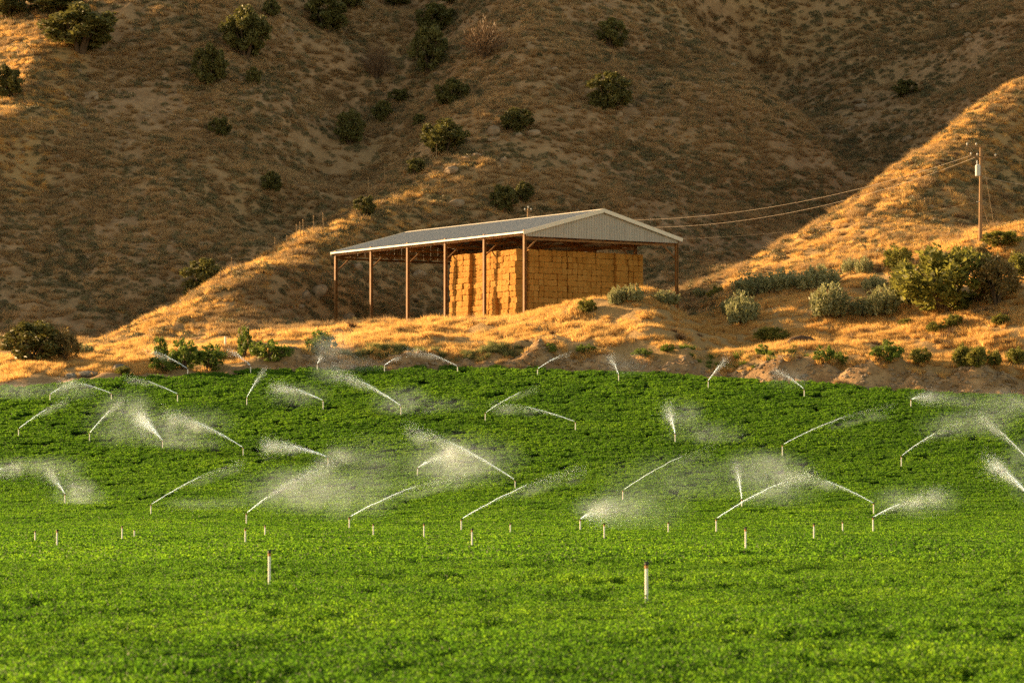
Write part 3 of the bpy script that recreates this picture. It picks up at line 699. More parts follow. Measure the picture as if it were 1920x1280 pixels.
def place_bale(l, w, z, turn, label, grp, sx=1.0):
    p = bworld(l, w, z)
    if not seen(bworld(l, w, z + BH * 0.4)): return
    o = bpy.data.objects.new('hay_bale', rb.choice(bales)); COL.objects.link(o)
    o.location = p; o.rotation_euler = (rb.uniform(-.02, .02), rb.uniform(-.025, .025), _ang + turn + rb.uniform(-.03, .03) + (math.pi if rb.random() < .5 else 0))
    o.scale = (sx, 1, 1.0)
    tag(o, label, 'hay bale', grp)
for r in range(NR):
    row = ORD[NR - r] + ' layer down' if r < NR - 1 else 'top layer'
    z = BH * (r + 0.5)
    for c in range(NC_L):
        a, b = lean(c, r, 1); back = 0.34 if (c in (2, 3) and r < 4 and (c + r // 9) % 2 == 0) or (c == 6) else 0.0
        if c == 0: a = 0; b = 0.12 * math.sin(r * 0.5)
        if c == 9 and r < 12: back += 0.0
        place_bale(HL0 + (c + 0.5) * cl + a * 0.6 + rb.uniform(-.02, .02), HW0 + BLEN / 2 + back + b * 0.8 + rb.uniform(-.09, .09) - 0.02 * (NR - r), z, 0,
                   'golden hay bale in sunlit face, %s, %s column from the corner' % (row, ORD[c + 1]), 'hay bales in the sunlit side of the stack', cl / BLEN * 0.96)
    nth = 0
    for c in range(NC_G):
        a, b = lean(c, r, 2); back = 0.30 if c in (8,) else (0.12 if c in (10,) else 0.0)
        ends = random.Random((c // 2) * 31 + (r // 2) * 7).random() < 0.38
        for h_ in ((-0.25, 0.25) if ends else (0.0,)):
          nth += 1
          place_bale(HL0 + BLEN / 2 + back + b * 0.9 + rb.uniform(-.07, .07) - 0.012 * (NR - r), HW0 + BLEN + (c + 0.5 + h_) * cg + a * 0.6 + (0.25 * cg if r % 4 == 1 else 0) * (0 if c in (3, 7, 11) else 0.3), z, math.pi / 2,
                   'dull hay bale in shaded face, %s, %s bale from the sunlit corner' % (row, ORDN(nth)), 'hay bales in the shaded end of the stack', cg / BLEN * (0.48 if ends else 0.96))
# ---------------------------------------------------------------- power poles and lines
def make_pole(base, h, label, arms, lean=(0, 0)):
    t = empty('utility_pole', base); tag(t, label, 'utility pole')
    mb = MB(); mb.tube([(0, 0, -0.8), (lean[0] * .5, 0, h * .5), (lean[0], 0, h)], [0.19, 0.165, 0.13], 10); mb.put('shaft', 'pole', t, smooth=False)
    return t
pb = ground(1838, 455); sc_ = F_PX / pb.y
def at(px, py): q = ray(px, py, pb.y); return Vector(q)
H1 = at(1840, 274).z - pb.z
pole1 = make_pole(pb, H1, 'tall brown utility pole with grey transformer in front of the sunny hill', 2, (0.12, 0))
def loc(px, py, dy=0.0): v = at(px, py) - pb; v.y += dy; return v
mb = MB(); mb.beam(loc(1811, 275, -0.2), loc(1846, 276, -0.2), 0.10, 0.13); mb.put('crossarm', 'pole', pole1)
mb = MB(); mb.beam(loc(1817, 294, -0.2), loc(1870, 296, -0.2), 0.10, 0.13); mb.put('crossarm', 'pole', pole1)
mb = MB(); mb.beam(loc(1842, 288, 0.1), loc(1869, 279, 0.1), 0.06, 0.06); mb.put('brace', 'stalk', pole1)
def insulator_me():
    mb = MB(); mb.tube([(0, 0, 0), (0, 0, 0.06), (0, 0, 0.08), (0, 0, 0.16), (0, 0, 0.18), (0, 0, 0.26)], [0.03, 0.03, 0.09, 0.075, 0.09, 0.05], 8); return mb.mesh('insulator', True)
ins = insulator_me(); ins.materials.append(M['insul'])
for x_, y_ in ((1820, 293), (1832, 294), (1866, 295), (1813, 275), (1830, 275)): put('insulator', ins, None, pole1, loc(x_, y_, -0.2) + Vector((0, 0, 0.066)))
mb = MB(); mb.tube([loc(1832.5, 331, -0.38), loc(1832.5, 329.5, -0.38), loc(1832.5, 311, -0.38), loc(1832.5, 309, -0.38)], [0.22, 0.25, 0.25, 0.14], 14)
tr_ = mb.put('transformer', 'tank', pole1, smooth=False)
mb = MB(); mb.tube([loc(1831, 309, -0.38), loc(1831, 305, -0.38), loc(1831, 301, -0.38)], [0.05, 0.07, 0.03], 8); bu_ = mb.put('bushing', 'insul', tr_)
mb = MB(); mb.tube([loc(1829.5, 310, -0.38), loc(1829.5, 300, -0.3), loc(1832, 294, -0.2)], 0.014, 5); mb.put('lead', 'head', tr_)
mb = MB(); mb.beam(loc(1840, 313, 0), loc(1854, 312.5, 0), 0.05, 0.05); mb.put('bracket', 'stalk', pole1)
mb = MB(); mb.beam(loc(1830, 379, -0.1), loc(1836, 378, -0.1), 0.05, 0.05); mb.put('bracket', 'insul', pole1)
for a, b, dy in (((1843, 385), (1862, 446), 1.5), ((1846, 315), (1873, 452), 3.0)):
    e_ = loc(*b); e_.y += dy; e_.z = float(zat(np.array([pb.x + e_.x]), np.array([pb.y + e_.y]))[0]) - pb.z
    mb = MB(); mb.tube([loc(*a), e_], 0.016, 5); mb.put('guy_wire', 'wire', pole1)
# pole behind the barn
d2 = 402.0; q2 = ray(990.5, 600, d2); b2 = Vector((q2[0], d2, float(zat(np.array([q2[0]]), np.array([d2]))[0])))
t2 = Vector(ray(990.5, 391, d2)); pole2 = make_pole(b2, t2.z - b2.z, 'pole top with pale insulators showing just above the barn roof', 1)
mb = MB(); top = t2 - b2
mb.beam(top + Vector((-0.42, -0.18, -0.30)), top + Vector((0.42, -0.18, -0.30)), 0.09, 0.11); mb.put('crossarm', 'pole', pole2)
for x_ in (-0.36, 0.30): put('insulator', ins, None, pole2, top + Vector((x_, -0.18, -0.244)))
put('insulator', ins, None, pole2, top)
def wire(a, b, sag, r, label, n=40):
    a = Vector(a); b = Vector(b); mb = MB(); pts = []
    for i in range(n + 1):
        t = i / n; p = a.lerp(b, t); p.z -= 4 * sag * t * (1 - t); pts.append(p)
    mb.tube(pts, r, 5); o = mb.put('power_line', 'wire'); tag(o, label, 'power line', 'power lines')
w2a = t2 + Vector((-0.1, -0.2, -1.1)); w2b = t2 + Vector((0.1, -0.2, -0.8)); w2c = t2 + Vector((0.1, -0.2, -3.0))
wire(at(1820, 292) + Vector((0, -0.2, 0)), w2b, 2.5, 0.015, 'upper of the two bright cables sagging from pole to barn roof')
wire(at(1832, 294) + Vector((0, -0.2, 0)), w2a, 3.2, 0.016, 'lower of the two bright cables sagging from pole to barn roof')
wire(at(1836, 378), w2c, 1.6, 0.0045, 'thin cable running low from the pole to behind the barn gable')
wire(at(1841, 332), ray(2160, 372, 350), 0.35, 0.028, 'thick twisted cable leaving the pole toward the right edge')
wire(ray(1180, 30, 452), ray(2300, 128, 440), 2.2, 0.006, 'hair thin cable crossing the dark hill high on the right')
# ---------------------------------------------------------------- shrubs, boulders, stalks
rp = np.random.RandomState(21)
def crown_mesh(kind, r):
    """unit plant: 1 wide, 1 tall, standing on z = 0"""
    V, F = [], []
    def add(v, f):
        F.append(f + sum(len(q) for q in V)); V.append(v)
    if kind in ('juniper', 'olive', 'rust', 'weed'):
        nb = {'juniper': 60, 'olive': 90, 'rust': 80, 'weed': 46}[kind]; nl = {'juniper': 120, 'olive': 52, 'rust': 42, 'weed': 30}[kind]; ls = {'juniper': 0.033, 'olive': 0.036, 'rust': 0.036, 'weed': 0.05}[kind]
        upw = {'juniper': 0.35, 'olive': 0.55, 'rust': 0.5, 'weed': 0.45}[kind]
        for i in range(nb):
            q = r.randn(3); q /= np.linalg.norm(q); rr = r.rand() ** 0.35
            flat = 1.0 if q[2] > 0 else (1.1 if kind != 'juniper' else 0.95); c = np.array([q[0] * 0.39 * rr * flat, q[1] * 0.39 * rr * flat, 0.42 + q[2] * (0.46 if q[2] > 0 else 0.40) * rr * r.uniform(0.8, 1.08)]); w = r.uniform(0.06, 0.125)
            n = int(nl * r.uniform(0.6, 1.4)); p = r.randn(n, 3); p /= np.linalg.norm(p, axis=1, keepdims=True); p *= (r.rand(n, 1) ** 0.5)
            p = c + p * np.array([w, w, w * (1.25 if kind != 'juniper' else 1.05)]); p[:, 2] = np.maximum(p[:, 2], 0.015)
            out = p - np.array([0, 0, 0.35]); out /= np.linalg.norm(out, axis=1, keepdims=True) + 1e-6; out = out * 0.6 + np.array([0, 0, 0.6])
            d = r.randn(n, 3); d /= np.linalg.norm(d, axis=1, keepdims=True); d = d * (1 - upw) + out * upw; d /= np.linalg.norm(d, axis=1, keepdims=True)
            s = np.cross(d, r.randn(n, 3)); s /= np.linalg.norm(s, axis=1, keepdims=True)
            L_ = ls * r.uniform(0.6, 1.5, (n, 1)); a = d * L_; b = s * L_ * 0.42
            add(np.stack([p - a, p + b, p + a, p - b], 1).reshape(-1, 3), np.arange(4 * n).reshape(-1, 4))
    elif kind == 'sagebig':
        for i in range(95):
            az = r.rand() * 2 * math.pi; rr = math.sqrt(r.rand()); top = np.array([math.cos(az) * 0.46 * rr, math.sin(az) * 0.46 * rr, (1 - 0.42 * rr ** 2) * r.uniform(0.72, 1.0)])
            b0 = np.array([top[0] * 0.75, top[1] * 0.75, 0.02]); n = 30; t = r.uniform(0.12, 1.0, n)[:, None]
            p = b0 * (1 - t) + top * t + r.randn(n, 3) * 0.022; d = (top - b0)[None] * 0.9 + r.randn(n, 3) * 0.33; d /= np.linalg.norm(d, axis=1, keepdims=True)
            s = np.cross(d, r.randn(n, 3)); s /= np.linalg.norm(s, axis=1, keepdims=True); L_ = 0.045 * r.uniform(0.6, 1.4, (n, 1)); a = d * L_; b = s * L_ * 0.4
            add(np.stack([p - a, p + b, p + a, p - b], 1).reshape(-1, 3), np.arange(4 * n).reshape(-1, 4))
    elif kind == 'twig':
        for i in range(330):
            az = r.rand() * 2 * math.pi; rr = math.sqrt(r.rand()) * 0.95; top = np.array([math.cos(az) * 0.5 * rr, math.sin(az) * 0.5 * rr, math.sqrt(max(0.03, 1 - rr * rr)) * r.uniform(0.6, 1.0)])
            b0 = np.array([0, 0, 0.0]) + top * r.uniform(0.15, 0.5); n = 6; t = np.linspace(0.1, 1, n)[:, None]
            p = b0 * (1 - t) + top * t + r.randn(n, 3) * 0.03; d = (top - b0)[None] + r.randn(n, 3) * 0.22; d /= np.linalg.norm(d, axis=1, keepdims=True)
            s = np.cross(d, r.randn(n, 3)); s /= np.linalg.norm(s, axis=1, keepdims=True); a = d * 0.055; b = s * 0.006
            add(np.stack([p - a, p + b, p + a, p - b], 1).reshape(-1, 3), np.arange(4 * n).reshape(-1, 4))
    return mesh_np('crown', np.concatenate(V), np.concatenate(F))
def trunk_mesh(r, spread=0.3):
    mb = MB()
    for i in range(6):
        az = 2 * math.pi * (i + r.rand() * 0.6) / 6; k = r.uniform(0.5, 1.0) * spread
        mb.tube([(0.02 * math.cos(az), 0.02 * math.sin(az), -0.06), (k * 0.35 * math.cos(az), k * 0.35 * math.sin(az), 0.2), (k * math.cos(az), k * math.sin(az), 0.55)], [0.032, 0.020, 0.006], 5)
    return mb.mesh('trunk')
KINDS = {}
for k_, nv in (('juniper', 4), ('olive', 3), ('rust', 1), ('weed', 3), ('sagebig', 3), ('twig', 2)):
    KINDS[k_] = []
    for i in range(nv):
        c_ = crown_mesh(k_, rp); c_.materials.append(M[k_]); t_ = trunk_mesh(rp, 0.3); t_.materials.append(M['bark']); KINDS[k_].append((c_, t_))
_kc = {}
def plant(name, kind, px, base, w, h, label, cat, group=None, d=None):
    if d is None: p = ground(px, base)
    else:
        q = ray(px, base, d); p = Vector((q[0], d, float(zat(np.array([q[0]]), np.array([d]))[0])))
    s = p.y / F_PX; i = _kc.get(kind, 0); _kc[kind] = i + 1; cm, tm = KINDS[kind][i % len(KINDS[kind])]
    t = empty(name, p + Vector((0, 0, -0.08)), random.uniform(0, 6.28)); ww = w * s * (1.2 if kind == 'juniper' else 1.1); t.scale = (ww, ww, h * s * (1.15 if kind == 'juniper' else 1.08) + 0.12)
    put('trunk', tm, None, t); put('crown', cm, None, t); tag(t, label, cat, group); return t
J = 'junipers dotted on the hills'
for px, base, w, h, lab in [
    (150, 97, 150, 86, 'big sunlit golden green juniper on the crest of the left hill'),
    (12, 186, 72, 62, 'dark juniper cut by the left edge between two sunlit patches'),
    (18, 34, 96, 52, 'gold tinged juniper in the top left corner'),
    (100, 26, 120, 40, 'low dark juniper right of the gold tinged corner one'),
    (460, 110, 96, 96, 'large round dark juniper high on the left hill face'),
    (394, 162, 74, 78, 'dark juniper just below left of the large round one'),
    (476, 160, 30, 32, 'small dark juniper right below the large round one'),
    (612, 58, 88, 66, 'broad dark juniper cut by the top edge above the gully'),
    (508, 36, 36, 36, 'small dim juniper beside the large round one at top'),
    (412, 257, 44, 36, 'small lone juniper with a pale stick in the middle of the left hill'),
    (510, 362, 44, 38, 'lone round juniper low on the left hill face'),
    (655, 270, 58, 62, 'dark upright juniper at the bottom of the gully'),
    (718, 232, 42, 42, 'dark juniper at the lower end of a slanting pair in the gully'),
    (750, 193, 46, 26, 'flat dark juniper at the upper end of the slanting pair'),
    (848, 198, 68, 48, 'broad olive juniper on the near side of the middle hill'),
    (787, 238, 28, 24, 'tiny juniper between the slanting pair and the slope'),
    (832, 290, 92, 66, 'long dark juniper lying along the middle hill slope'),
    (780, 327, 44, 30, 'low dark juniper below the long one among stalks'),
    (815, 62, 78, 54, 'dark juniper above another at the top of the gully side'),
    (804, 136, 76, 88, 'tall olive juniper directly under the dark top one'),
    (970, 250, 66, 46, 'round dark juniper sitting between pale boulders'),
    (1145, 92, 66, 58, 'dull brownish juniper high on the middle hill'),
    (1142, 207, 90, 70, 'large round juniper alone on the right flank of the middle hill'),
    (944, 397, 56, 50, 'dark juniper directly above the barn roof, left of a smaller one'),
    (983, 380, 38, 38, 'smaller dark juniper touching a bigger one above the barn roof'),
    (1698, 183, 46, 34, 'lone black juniper on the far right hill'),
    (655, 14, 60, 30, 'dim juniper at the top edge right of the broad one'),
    (744, 12, 60, 30, 'dim juniper at the top edge above the gully head'),
    (845, 8, 50, 24, 'dim low juniper at the very top edge over the middle hill'),
]: plant('juniper_bush', 'juniper', px, base, w, h, lab, 'juniper', J)
plant('juniper_bush', 'juniper', 685, 404, 46, 36, 'small golden green juniper lit by the sun on the spur', 'juniper', J)
plant('juniper_bush', 'juniper', 383, 553, 92, 76, 'dark juniper half hidden behind the sunlit spur', 'juniper', J, d=392)
plant('bare_shrub', 'twig', 910, 108, 100, 74, 'large bare reddish brown shrub on top of the middle hill', 'shrub')
plant('bare_shrub', 'twig', 706, 148, 66, 70, 'dead grey brown shrub with spreading branches in the gully', 'shrub')
plant('tamarisk_bush', 'juniper', 60, 682, 124, 78, 'wide dark olive bush at the left edge behind the grass bank', 'bush')  # darker juniper leaf colour stands in for the shade over this bush
plant('tamarisk_bush', 'rust', 122, 676, 60, 60, 'brownish olive bush at the right end of the wide left bush', 'bush')
plant('sagebrush', 'sagebig', 154, 664, 46, 20, 'small pale grey sagebrush beside the wide left bush', 'sagebrush')
for px, base, w, h, lab in [
    (310, 699, 66, 44, 'low green shrub at the left end of the field edge thicket'),
    (345, 692, 62, 58, 'tall loose green shrub inside the field edge thicket'),
    (300, 672, 36, 44, 'thin leafy shrub rising behind the field edge thicket'),
    (392, 692, 78, 48, 'grey green shrub at the right end of the field edge thicket'),
    (458, 672, 34, 62, 'tall thin leafy shrub between the thicket and a bright bush'),
    (484, 668, 40, 30, 'pale leafy shrub at the left end of the bright green bush'),
    (516, 678, 74, 40, 'bright green bush beside the dug bank left of the barn'),
    (600, 664, 62, 44, 'dark green bush in mist below the left end of the barn'),
    (1032, 661, 28, 18, 'small green clump on the bank in front of the hay stack'),
    (1100, 661, 46, 14, 'low green clump on the bank below the grassy mound'),
    (1205, 669, 44, 16, 'low green clump on the bank below the draw'),
    (1252, 662, 36, 14, 'low green clump at the foot of the draw'),
    (1545, 682, 44, 34, 'yellow green weed bush on the bank below the dark log'),
    (1575, 686, 36, 26, 'small yellow green weed right of the log weed bush'),
    (1430, 664, 30, 20, 'small weed on the bank below the round olive shrub'),
    (1668, 680, 58, 42, 'bright green bush on the bank below the tall olive thicket'),
    (1642, 676, 26, 22, 'small green bush touching the left of the bright one'),
]: plant('green_shrub', 'weed', px, base, w, h, lab, 'shrub', 'green shrubs along the field edge')
for px, base, w, h, lab in [
    (1447, 646, 74, 34, 'round olive shrub above the bank just left of the dark log'),
    (1725, 684, 44, 32, 'grey olive round shrub between two greener bushes on the bank'),
    (1803, 688, 40, 44, 'round green shrub, left one of three at the right bank'),
    (1832, 688, 46, 40, 'round green shrub, middle one of three at the right bank'),
    (1862, 687, 36, 32, 'round green shrub, right one of three at the right bank'),
    (1908, 682, 46, 30, 'round green shrub cut by the right edge on the bank'),
    (1788, 612, 40, 24, 'small olive shrub in the dry grass under the olive thicket'),
    (1756, 622, 44, 20, 'flat olive shrub in the dry grass, left of a similar one'),
    (1876, 610, 38, 22, 'small olive shrub in dry grass near the right edge'),
    (1700, 610, 34, 14, 'tiny olive tuft in the dry grass below the tall thicket'),
    (1342, 560, 36, 24, 'small yellow olive shrub at the foot of the bright hill'),
    (1100, 586, 40, 26, 'yellow green shrub leaning on the shaded hay stack'),
    (1772, 580, 205, 128, 'tall broad olive thicket on the right in the dry grass'),
    (1712, 574, 96, 92, 'olive shrub forming the left shoulder of the tall thicket'),
    (1684, 506, 64, 46, 'yellow green shrub standing behind the left of the tall thicket'),
    (1880, 462, 90, 30, 'low green shrub on top of the mound at the right edge'),
    (1915, 520, 60, 50, 'green shrub at the right edge above the rusty one'),
    (230, 702, 34, 16, 'small olive tuft on the pale bank by dark rocks'),
]: plant('olive_shrub', 'olive', px, base, w, h, lab, 'shrub', 'olive shrubs in the dry grass')
plant('rusty_shrub', 'rust', 1868, 572, 96, 96, 'rusty brown leafless looking shrub at the right of the tall thicket', 'shrub')
plant('rusty_shrub', 'rust', 1838, 500, 60, 44, 'pale rusty shrub in front of the utility pole foot', 'shrub')
for px, base, w, h, lab in [
    (1156, 572, 36, 34, 'grey sagebrush on the mound by the shaded hay, left of a pair'),
    (1186, 566, 46, 34, 'grey sagebrush on the mound by the shaded hay, right of a pair'),
    (1246, 572, 60, 26, 'spreading sagebrush at the right end of the mound'),
    (1392, 610, 68, 64, 'tall grey sagebrush beside the shaded draw'),
    (1372, 590, 44, 34, 'smaller sagebrush tucked left of the tall draw one'),
    (1412, 556, 86, 44, 'broad sagebrush at the left end of the sagebrush row'),
    (1470, 548, 84, 44, 'dense sagebrush in the middle of the sagebrush row'),
    (1535, 545, 90, 50, 'dark leaning sagebrush at the right end of the sagebrush row'),
    (1558, 598, 80, 66, 'large spreading sagebrush below the sagebrush row'),
    (1594, 512, 38, 28, 'small grey sagebrush on the slope above the row, left one'),
    (1620, 512, 36, 32, 'small pale sagebrush on the slope above the row, right one'),
    (1612, 592, 50, 34, 'low brownish sagebrush between the spreading one and the thicket'),
    (1655, 592, 66, 56, 'grey sagebrush leaning on the left of the tall thicket'),
    (1640, 545, 50, 30, 'sagebrush behind the one leaning on the thicket'),
    (1310, 556, 30, 16, 'tiny sagebrush where the bright hill meets the draw'),
]: plant('sagebrush', 'sagebig', px, base, w, h, lab, 'sagebrush', 'sagebrush on the right slope')
# boulders
bould = [stone(np.random.RandomState(60 + i), 3, 0.26) for i in range(6)]
for b_ in bould: b_.materials.append(M['rock'])
dkb = [stone(np.random.RandomState(80 + i), 2, 0.2) for i in range(3)]
for b_ in dkb: b_.materials.append(M['darkrock'])
for i, (px, py, w, h, lab, dark) in enumerate([
    (125, 184, 14, 10, 'pale round boulder alone on the upper left hill', 0), (171, 184, 20, 14, 'pale boulder, left of two touching on the upper left hill', 0),
    (181, 190, 12, 12, 'pale boulder, right of two touching on the upper left hill', 0), (308, 158, 9, 8, 'small white stone high on the left hill face', 0),
    (277, 225, 12, 10, 'white boulder in the middle of the left hill face', 0), (365, 234, 18, 13, 'pale boulder left of a lone small juniper', 0), (302, 340, 14, 9, 'flat pale boulder low on the left hill face', 0),
    (597, 556, 30, 22, 'large pale boulder lit on the spur left of the barn', 0), (574, 562, 22, 16, 'darker boulder just left of the large spur boulder', 0), (562, 578, 16, 12, 'small boulder low on the spur flank', 0),
    (670, 508, 20, 18, 'pale boulder seen between the two leftmost barn posts', 0), (742, 497, 16, 14, 'boulder seen through the second barn bay', 0), (787, 520, 26, 18, 'boulder seen through the third barn bay', 0), (652, 600, 20, 14, 'grey boulder seen low behind the leftmost barn post', 0),
    (925, 252, 32, 18, 'large pale boulder left of the round juniper on the ridge', 0), (1000, 256, 24, 18, 'large pale boulder right of the round juniper on the ridge', 0), (973, 258, 13, 10, 'small boulder under the round juniper on the ridge', 0), (922, 266, 22, 9, 'flat boulder below the large left ridge boulder', 0),
    (893, 295, 22, 10, 'flat pale boulder on the ridge below the juniper', 0), (872, 300, 13, 8, 'small pale boulder in the rubble on the ridge', 0), (846, 324, 34, 14, 'long buff boulder on the ridge crest', 0), (855, 388, 28, 22, 'rounded boulder on the spur above the barn roof', 0), (945, 305, 12, 14, 'small upright boulder below the ridge juniper', 0),
    (935, 122, 13, 10, 'pale boulder under the bare reddish shrub', 0), (1040, 133, 14, 9, 'pale boulder on the upper middle hill', 0), (1160, 220, 12, 12, 'pale boulder under the large right flank juniper', 0), (1068, 132, 7, 6, 'tiny white stone on the upper middle hill', 0),
    (1612, 192, 24, 10, 'upper of two stacked pale boulders on the far right hill', 0), (1614, 206, 26, 14, 'lower of two stacked pale boulders on the far right hill', 0), (1815, 70, 18, 12, 'pale boulder high on the far right hill', 0), (1818, 80, 18, 10, 'boulder just below the high far right one', 0),
    (1702, 264, 16, 10, 'pale boulder in the valley behind the bright hill', 0), (1375, 126, 14, 8, 'pale boulder on the rim of the middle hill', 0), (1353, 158, 13, 9, 'pale boulder below the rim of the middle hill', 0), (1480, 200, 10, 8, 'small boulder in the far right valley', 0), (1790, 15, 22, 12, 'pale boulder at the top right on the far hill', 0),
    (1752, 414, 16, 8, 'pale flat boulder on the shaded side of the bright hill', 0), (1745, 392, 12, 8, 'small boulder on the shaded side of the bright hill', 0),
    (133, 708, 24, 12, 'dark angular rock at the left of three on the pale bank', 1), (166, 706, 36, 16, 'dark angular rock in the middle of three on the pale bank', 1), (226, 700, 34, 18, 'grey angular rock at the right of three on the pale bank', 1), (203, 662, 14, 10, 'small rock on top of the pale left bank', 1),
    (1510, 706, 12, 8, 'grey stone at the top of the dug bank on the right', 1), (900, 603, 24, 7, 'pale broken slab lying at the foot of the sunlit hay', 0), (872, 608, 14, 6, 'small broken stone near the foot of the sunlit hay', 0),
]):
    p = ground(px, py); s = p.y / F_PX; me = (dkb if dark else bould)[i % (3 if dark else 6)]
    o = put('boulder', me); o.location = p + Vector((0, 0, h * s * 0.2)); o.scale = (w * s * 1.1, w * s * 0.95, h * s * 1.45); o.rotation_euler = (0, 0, random.uniform(-0.5, 0.5))
    tag(o, lab, 'boulder', 'boulders lying on the slopes')
# tall dry stalks on the spur and the hill
for i, (px, py, top, lab) in enumerate([
    (433, 517, 482, 'tall dry stalk right of the half hidden juniper'), (413, 528, 505, 'short dry stalk in front of the half hidden juniper'), (516, 477, 445, 'lone dry stalk on the spur, third up from the left'),
    (537, 466, 442, 'short dry stalk next to the lone one on the spur'), (557, 458, 420, 'dry stalk, left of a close trio on the spur crest'), (564, 453, 415, 'dry stalk, middle of a close trio on the spur crest'),
    (569, 450, 412, 'dry stalk, right of a close trio on the spur crest'), (588, 443, 403, 'tall dry stalk above the trio on the spur crest'), (607, 437, 398, 'tallest dry stalk on the spur crest'), (632, 452, 436, 'small dry stalk near the barn roof corner'),
    (691, 368, 332, 'dry stalk behind the golden green juniper, left of a pair'), (697, 366, 345, 'dry stalk behind the golden green juniper, right of a pair'), (60, 250, 219, 'sunlit yellow stalk on the left hill crest'), (35, 318, 288, 'thin dry stalk below the sunlit left crest'),
    (53, 120, 95, 'thin stalk under the big sunlit juniper, left of a pair'), (62, 110, 90, 'thin stalk under the big sunlit juniper, right of a pair'), (403, 258, 243, 'pale stick at the foot of the lone small juniper'),
    (862, 264, 227, 'tall pale stalk in front of the long dark juniper'), (818, 300, 268, 'leaning stalk at the left of the long dark juniper'), (796, 290, 270, 'thin stalk left of the leaning one'), (781, 324, 302, 'stalk standing in the low dark juniper'), (722, 345, 312, 'thin stalk on the slope below the gully pair'), (826, 358, 340, 'short orange stalk on the spur above the barn'),
    (1354, 36, 10, 'thin stalk high on the middle hill'), (1502, 172, 140, 'thin dark stalk on the far right hill'), (1735, 392, 372, 'leaning grey stick on the bright hill'),
]):
    p = ground(px, py); s = p.y / F_PX; h = (py - top) * s; mb = MB(); q = random.uniform(-0.06, 0.06) * h
    mb.tube([(0, 0, -0.15), (q * 0.5, 0, h * 0.5), (q, 0, h)], [0.045, 0.04, 0.03], 6)
    k = MB(); t = empty('dry_stalk', p)
    for j in range(7):
        z = h * (0.6 + 0.055 * j); a = j * 2.4; k.tube([(q * z / h, 0, z), (q * z / h + 0.09 * math.cos(a), 0.09 * math.sin(a), z + 0.09)], [0.028, 0.04], 5)
    mb.put('stem', 'stalk', t); k.put('seed_head', 'stalk', t); tag(t, lab, 'dry stalk', 'dry stalks on the hills')
p = ground(422, 652); mb = MB(); mb.tube([(0, 0, -0.3), (0.01, 0, 0.6), (0.02, 0, 1.0)], [0.10, 0.10, 0.09], 8); o = mb.put('marker_post', 'pipe', None, p); tag(o, 'short white marker post in the dry grass behind the bright green bush', 'post')
p = ground(1502, 644); mb = MB(); mb.tube([(-1.15, 0.1, 0.10), (-0.8, 0, 0.28), (0, -0.05, 0.36), (0.8, 0, 0.30), (1.3, 0.1, 0.12)], [0.10, 0.28, 0.36, 0.30, 0.14], 10)
o = mb.put('fallen_log', 'log', None, p, True); tag(o, 'dark brown fallen log lying in the dry grass above the bank', 'log')
# ---------------------------------------------------------------- sprinklers
rw = np.random.RandomState(9)
_tet = np.array([[1, 1, 1], [-1, -1, 1], [-1, 1, -1], [1, -1, -1]], float) * 0.5
def droplets(p, size):
    n = len(p); v = (_tet[None] * np.broadcast_to(size, (n,))[:, None, None]); a = rw.rand(n) * 6.28; ca, sa = np.cos(a)[:, None], np.sin(a)[:, None]
    x = v[..., 0] * ca - v[..., 1] * sa; y = v[..., 0] * sa + v[..., 1] * ca; v = np.stack([x, y, v[..., 2]], -1) + p[:, None, :]
    b = np.arange(n)[:, None, None] * 4; f = np.array([[0, 1, 2], [0, 3, 1], [0, 2, 3], [1, 3, 2]])[None] + b
    return v.reshape(-1, 3), f.reshape(-1, 3)
def riser_parts(h, r):
    mb = MB(); mb.tube([(0, 0, -CROP_H - 0.1), (0, 0, h * 0.78)], r, 8); pipe = mb.mesh('riser_pipe')
    mb = MB(); mb.tube([(0, 0, h * 0.765), (0, 0, h * 0.78), (0, 0, h * 0.86), (0, 0, h * 0.87)], [r * 1.02, r * 1.25, r * 1.25, r], 8); coup = mb.mesh('coupling')
    mb = MB(); mb.tube([(0, 0, h * 0.865), (0, 0, h * 0.90), (0, 0, h * 0.95), (0, 0, h * 0.985), (0, 0, h)], [r * 0.9, r * 1.45, r * 1.2, r * 1.45, r * 0.7], 8)
    mb.beam((r * 0.6, 0, h * 0.95), (r * 3.2, 0, h * 0.985), r * 0.55, r * 0.6); head = mb.mesh('sprinkler_head')
    for m_, k in ((pipe, 'pipe'), (coup, 'coupling'), (head, 'head')): m_.materials.append(M[k])
    return pipe, coup, head
SPR = 'sprinkler risers standing in the alfalfa field'
DROPS = [0]
_bm = bmesh.new(); bmesh.ops.create_icosphere(_bm, subdivisions=2, radius=1.0); PUFF = bpy.data.meshes.new('mist'); _bm.to_mesh(PUFF); _bm.free(); PUFF.materials.append(M['mist'])
